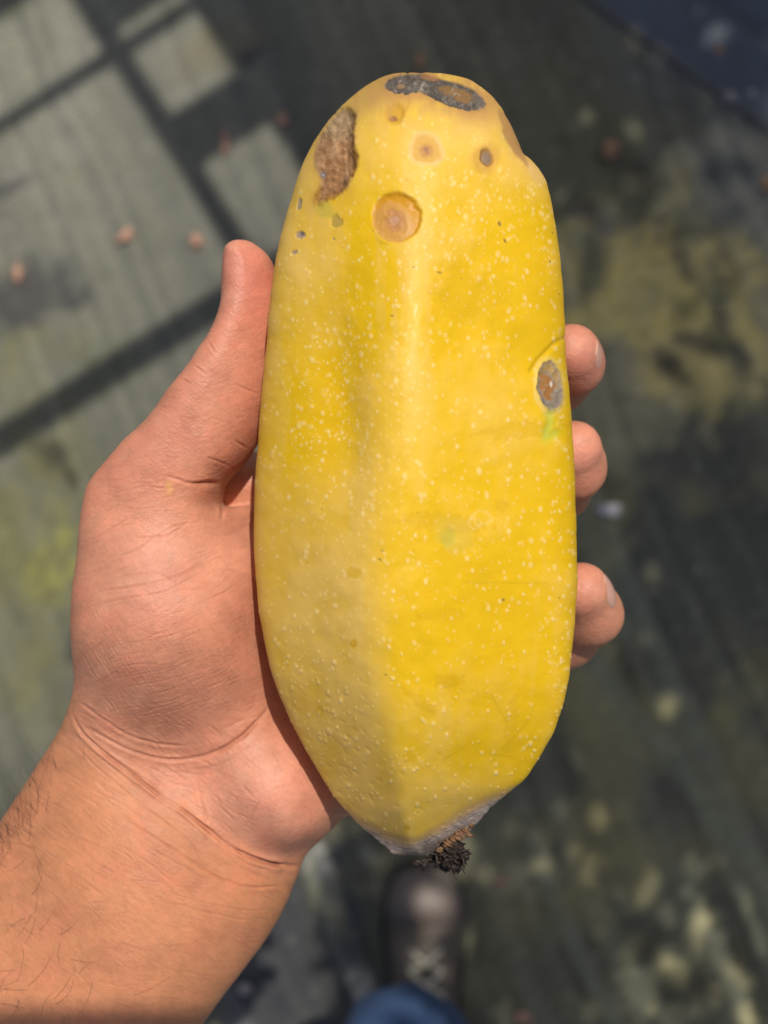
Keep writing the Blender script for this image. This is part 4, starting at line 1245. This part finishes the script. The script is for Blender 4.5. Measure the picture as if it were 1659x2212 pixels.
# oval scab on the right flank
q = RP.ell(1187, 836, 29, 57, -3) + .16 * nB + .07 * nC_
C = over(C, .45 * np.exp(-((q - 1.12) / .10) ** 2) * np.clip(.8 + nC_, 0, 1), [.78, .62, .26])
mo = 1 - sm(.93, 1.03, q)
C = over(C, .5 * (1 - sm(.95, 1.4, q + .2 * nB)), [.62, .46, .10])
C = over(C, mo, [.30, .235, .17])
C = over(C, .8 * np.exp(-((q - .78) / .13) ** 2) * (1 - sm(800, 850, Y)), [.42, .25, .05])
C = over(C, .75 * np.exp(-((q - .78) / .16) ** 2) * sm(820, 870, Y), [.17, .14, .12])
C = over(C, .9 * (1 - sm(.35, .66, RP.ell(1186, 836, 29, 52, -3) + .30 * nC_)), [.33, .135, .025])
C = over(C, .9 * (1 - sm(.6, 1.1, RP.ell(1196, 829, 4, 7))), [.70, .60, .52])
C = over(C, .45 * sm(.4, .8, nC_) * mo, [.50, .42, .34])
FH -= .55 * (1 - sm(.55, 1.05, q)); FH += .28 * np.exp(-((q - .98) / .10) ** 2); FH += .20 * nC_ * mo
FR = np.where(mo > .5, .7, FR)
MID[q < 1.0] = 7
cr = np.exp(-((line_dist(X, Y, [(1152, 800), (1168, 776), (1200, 742), (1222, 730)])[0]) / 5) ** 2)
cr = cr * np.clip(.75 + .8 * nB, 0, 1)
C = over(C, .40 * cr, [.55, .34, .01]); FH -= .45 * cr; FR -= .1 * cr
gt = line_dist(X, Y, [(1187, 896), (1190, 915), (1180, 945), (1200, 935)])[0] + 5 * nB
gm = np.exp(-(gt / 13) ** 2)
C = over(C, .75 * gm, [.44, .50, .02]); C = over(C, .35 * np.exp(-((gt - 3) / 5) ** 2) * np.clip(.6 + nC_, 0, 1), [.62, .58, .16]); FH -= .3 * gm
# small grey scars low on the left shoulder
for i, (x, y, a, b, ro) in enumerate([(647, 506, 12, 9, -35), (635, 545, 7, 5, -20), (725, 478, 14, 16, 20), (645, 440, 5, 12, 10), (718, 516, 4, 3, 0)]):
    speck(x, y, a, b, ro, [.34, .26, .20] if i != 2 else [.42, .29, .06], .25, .85, .4, 70 + i)
    if i == 0:
        speck(x + 2, y - 2, 5, 4, ro, [.16, .14, .15], .1, .9, .3, 80)
q2 = RP.ell(700, 455, 26, 20, 30) + .5 * nB
C = over(C, .5 * (1 - sm(.5, 1.1, q2)), [.48, .42, .05])
# corky collar where the stalk broke away
coll = chaikin([(740, 1740), (779, 1765), (811, 1783), (844, 1801), (878, 1812), (904, 1810), (935, 1790), (967, 1770), (1011, 1739), (1050, 1722), (1085, 1708), (1118, 1696), (1140, 1698), (1250, 1900), (700, 1900)], 1)
dcl = poly_sd(X, Y, coll) + 2.0 * nB
mc = 1 - sm(-9, 8, dcl)
C = over(C, mc * .75, [.46, .29, .14])
m2 = 1 - sm(-22, -5, dcl + 4 * nB)
tb = np.random.default_rng(12).uniform(-1, 1, 400)
nE = np.interp(np.clip(-dcl + 5 * nB, -20, 180) * .55 + 60, np.arange(400), tb)
tone = np.clip(.5 + .28 * nE + .5 * nC_ + .45 * nB, 0, 1)[..., None]
C = C * (1 - m2[..., None]) + (np.array([.25, .19, .155]) * (1 - tone) + np.array([.43, .35, .29]) * tone) * m2[..., None]
low2 = np.clip(sm(1838, 1856, Y + 5 * nB) * sm(930, 880, X), 0, 1)
C = over(C, .75 * low2, [.24, .15, .035])
FH -= .15 * np.exp(-((dcl + 7) / 10) ** 2)
FH += (.05 * nE + .14 * nC_ + .2 * nB) * m2
FR = np.where(m2 > .5, .6, FR)
MID[(dcl < -9)] = 8
# faint scratches
for p_ in [[(1000, 1258), (1180, 1260)], [(1060, 1500), (1095, 1560)], [(1085, 1620), (1140, 1560)], [(960, 1640), (1000, 1615)], [(1055, 1630), (1105, 1635)]]:
    d = line_dist(X, Y + 2 * nB, p_)[0]
    C = over(C, .45 * np.exp(-(d / 1.6) ** 2), [.50, .33, .01])
# dimples on the waxy lower left face
for i in range(70):
    x, y = dr.normal(745, 60), dr.normal(1640, 90)
    sy, sx = RP.win(x - 14, y - 14, x + 14, y + 14)
    FH[sy, sx] -= .10 * np.exp(-(((X[sy, sx] - x) * .8 + (Y[sy, sx] - y) * .6) / 7) ** 2 - (((X[sy, sx] - x) * -.6 + (Y[sy, sx] - y) * .8) / 3.5) ** 2)
C = np.clip(C, .004, .9)
fcol = RP.sample(C, fpx, fpy); fcb = RP.sample(Cb, fpx, fpy)
fk = sm(-.25, -.05, PN[:, 2])[:, None]
fcol = fcol * fk + fcb * (1 - fk)
fh = RP.sample(FH, fpx, fpy) * sm(-.3, .12, PN[:, 2])
PV2 = PV + PN * (fh * .001)[:, None]
PN2 = vnormals(PV2, PF)
frh = RP.sample(np.clip(FR, .2, .9).astype(np.float32), fpx, fpy)
fmid = np.where(PN[:, 2] > -.05, MID[np.clip((fpy - RP.y0).astype(int), 0, RP.h - 1), np.clip((fpx - RP.x0).astype(int), 0, RP.w - 1)], 0)
face_id = fmid[PF].min(1) if True else None
m_peel = mat_tint('papaya_peel', rough_attr='rough', sss=.06, sss_rad=(1, .6, .1), sss_scale=.003, spec=.32,
                  bumps=(('noise', 260, .10, .0006, (1, 1, 1)), ('noise', 1600, .10, .0002, (1, 1, 1))))
m_rot = mat_tint('papaya_scab', rough_attr='rough', spec=.35, bumps=(('noise', 900, .45, .0005, (1, 1, 1)), ('noise', 2600, .35, .0003, (1, 1, 1))))
def piece(idv, nm, mat):
    f = PF[face_id == idv]
    if not len(f):
        return None
    u, inv = np.unique(f, return_inverse=True)
    return mesh_np(nm, PV2[u], inv.reshape(f.shape), mat, fruit, col=fcol[u], attrs={'rough': frh[u]}, normals=PN2[u])
piece(0, 'peel', m_peel)
for idv, nm, lb in ((1, 'rot_hollow', 'brown sunken hollow on the shoulder'), (2, 'scab', 'dark grey scab at the blunt end'), (3, 'rot_spot', 'small amber pit below the dark scab'),
                    (4, 'rot_spot', 'pale ringed spot with a pinkish centre'), (5, 'rot_spot', 'spot with a hard dark oval core'), (6, 'rot_spot', 'large round sunken amber spot'),
                    (7, 'scab', 'oval grey scab with an orange centre on the flank'), (8, 'stem_collar', 'grey corky collar round the broken stalk')):
    o = piece(idv, nm, m_rot if idv != 6 else m_peel)
    if o:
        o['label'] = lb

# what is left of the stalk: torn, dark, shrivelled fibres
m_stalk = mat_plain('dried_stalk', (.022, .013, .009), .6, .6, 500, .8, .001)
m_stump = mat_plain('torn_stump', (.20, .105, .05), .6, .5, 600, .8, .0008)
sr = np.random.default_rng(9)
parts = []
def lump(c, r, sq=(1, 1, 1), seed=0, n=14, fine=0.0):
    a = np.random.default_rng(seed)
    V, F = [], []
    for i in range(n + 1):
        for j in range(2 * n):
            th_, ph = math.pi * i / n, math.pi * j / n
            d = np.array([math.sin(th_) * math.cos(ph), math.sin(th_) * math.sin(ph), math.cos(th_)])
            kk = 1 + .30 * math.sin(5 * d[0] + 7 * d[1] + seed) + .22 * math.sin(11 * d[1] - 9 * d[2] + 2 * seed) + .14 * a.uniform(-1, 1) * math.sin(th_) + fine * (math.sin(23 * d[0] + 17 * d[2] + seed) * math.sin(19 * d[1] - 13 * d[0]) + .6 * a.uniform(-1, 1) * math.sin(th_))
            V.append(np.asarray(c) + d * r * kk * np.asarray(sq))
    for i in range(n):
        for j in range(2 * n):
            F.append([i * 2 * n + j, (i + 1) * 2 * n + j, (i + 1) * 2 * n + (j + 1) % (2 * n), i * 2 * n + (j + 1) % (2 * n)])
    return np.array(V), np.array(F)
zs = ZH + .002
for i, (x, y, rr0, sq) in enumerate([(975, 1842, 20, (1, .9, .9)), (962, 1858, 15, (1, 1.1, .8)), (990, 1850, 16, (.9, 1, .9)), (984, 1868, 12, (.8, 1, .8)), (1003, 1843, 9, (1.2, .7, .8)), (940, 1855, 11, (1.3, .7, .8)), (915, 1862, 8, (1.4, .6, .7)), (975, 1825, 10, (.8, 1.2, .8)), (900, 1866, 5, (1, 1, .7))]):
    parts.append(lump(W(x, y, zs - .002 * (i % 3)), rr0 * sc * 1.05, sq, i, 22, .24))
for i in range(38):
    x, y = sr.uniform(935, 1004), sr.uniform(1832, 1872)
    a = sr.uniform(-.6, 2.6); L = sr.uniform(12, 36)
    p0 = np.array(W(x, y, zs + sr.uniform(-.003, .004)))
    d = np.array([math.cos(a), -math.sin(a), sr.uniform(-.5, .6)]) * L * sc
    k = sr.normal(0, .15, 3) * L * sc
    parts.append(tube([p0, p0 + d * .5 + k, p0 + d], [.00042, .0003, .0001], 6, .5))
for (x0, y0, x1, y1) in [(905, 1858, 893, 1873), (915, 1862, 914, 1880), (900, 1862, 888, 1868), (945, 1860, 941, 1874), (1000, 1842, 1010, 1848), (985, 1828, 1000, 1832), (1002, 1850, 1012, 1856), (985, 1868, 990, 1884)]:
    p0, p1 = np.array(W(x0, y0, zs)), np.array(W(x1, y1, zs - .001))
    parts.append(tube([p0, (p0 + p1) / 2 + np.array([.0003, 0, .0004]), p1], [.0012, .0009, .0004], 6, .6))
stalk = mesh_np('dried_stalk', *joined(parts), m_stalk, fruit, smooth=True)
parts = [lump(W(x, y, zs + .001), r0 * sc * .95, (1, .8, .8), 20 + i, 18, .22) for i, (x, y, r0) in enumerate([(992, 1803, 11), (1005, 1795, 8), (968, 1822, 10), (980, 1812, 8), (1018, 1780, 6), (950, 1836, 7), (1022, 1772, 5)])]
for (x0, y0, x1, y1) in [(1005, 1797, 1024, 1806), (1000, 1800, 990, 1818), (1015, 1782, 1026, 1778), (1030, 1765, 1038, 1762)]:
    p0, p1 = np.array(W(x0, y0, zs + .001)), np.array(W(x1, y1, zs))
    parts.append(tube([p0, (p0 + p1) / 2 + np.array([0, -.0003, .0004]), p1], [.0009, .0006, .0002], 6, .6))
mesh_np('torn_stump', *joined(parts), m_stump, fruit, smooth=True)

# ------------------------------------------------------------------ litter on the mat
m_peb = [mat_plain('pink_pebble', (.46, .265, .18), .85, .2, 120, .3, .001), mat_plain('brown_pebble', (.40, .23, .12), .8, .25, 120, .3, .001), mat_plain('pale_pebble', (.36, .33, .30), .8, .2, 120, .3, .001), mat_plain('white_petal', (.62, .58, .55), .6, .1, 120, .2, .001)]
def pebble(px, py, a, b, rot, mi, label, name='pebble', cat='pebble', group='pebbles scattered on the mat'):
    v, f = lump((0, 0, 0), 1.0, (1, 1, 1), int(px), 10)
    el = 1 + .35 * math.sin(px * 1.7); rx0, ry0 = a * S_G * .74 * el, b * S_G * .74 / el
    hgt = min(rx0, ry0) * .45
    v = v * .85
    v = v * (1 + .25 * np.sign(v) * np.abs(v[:, [1, 2, 0]]))
    v = v * np.array([rx0, ry0, hgt])
    c, s = math.cos(math.radians(-rot)), math.sin(math.radians(-rot))
    v[:, :2] = v[:, :2] @ np.array([[c, s], [-s, c]])
    x, y, _ = gP(px, py)
    v += np.array([x, y, hgt * .85 + .002])
    o = mesh_np(name, v, f, m_peb[mi])
    return tag(o, label, cat, group)
PB = [(487, 308, 20, 24, 0, 0, 'pink pebble above the thumb tip, on the edge of a bar shadow'),
      (610, 265, 16, 24, -20, 0, 'pink pebble close beside the blunt shoulder of the papaya'),
      (270, 515, 28, 17, -30, 0, 'elongated pinkish pebble lying on the sunlit grey mat'),
      (425, 522, 19, 22, 0, 0, 'small round tan pebble just beside the tip of the thumb'),
      (40, 593, 20, 20, 0, 0, 'pink pebble on the dark stain at the edge of the picture'),
      (1316, 328, 26, 32, -10, 1, 'large orange-brown pebble on the shaded mat beside the papaya'),
      (1550, 113, 20, 20, 0, 1, 'brown pebble on the lapped blue-black cloth'),
      (1575, 213, 24, 20, 10, 2, 'grey pebble of a pair lying by the cloth seam'),
      (1619, 206, 20, 16, 20, 2, 'whitish pebble of a pair lying by the cloth seam'),
      (1652, 402, 16, 22, 0, 1, 'orange pebble cut by the edge of the picture'),
      (905, 138, 20, 18, 0, 1, 'dim brown pebble just above the papaya tip'),
      (1080, 1905, 14, 16, 0, 0, 'pinkish pebble beside the toe of the boot'),
      (530, 2134, 18, 20, 0, 2, 'pale pebble on the ribbed mat beside the forearm'),
      (1128, 2195, 22, 22, 0, 0, 'pinkish pebble beside the blue trouser leg')]
for p_ in PB:
    pebble(*p_)
pebble(1312, 1103, 40, 19, 8, 3, 'whitish elongated petal lying beside the middle fingertip', 'petal', 'petal', None)
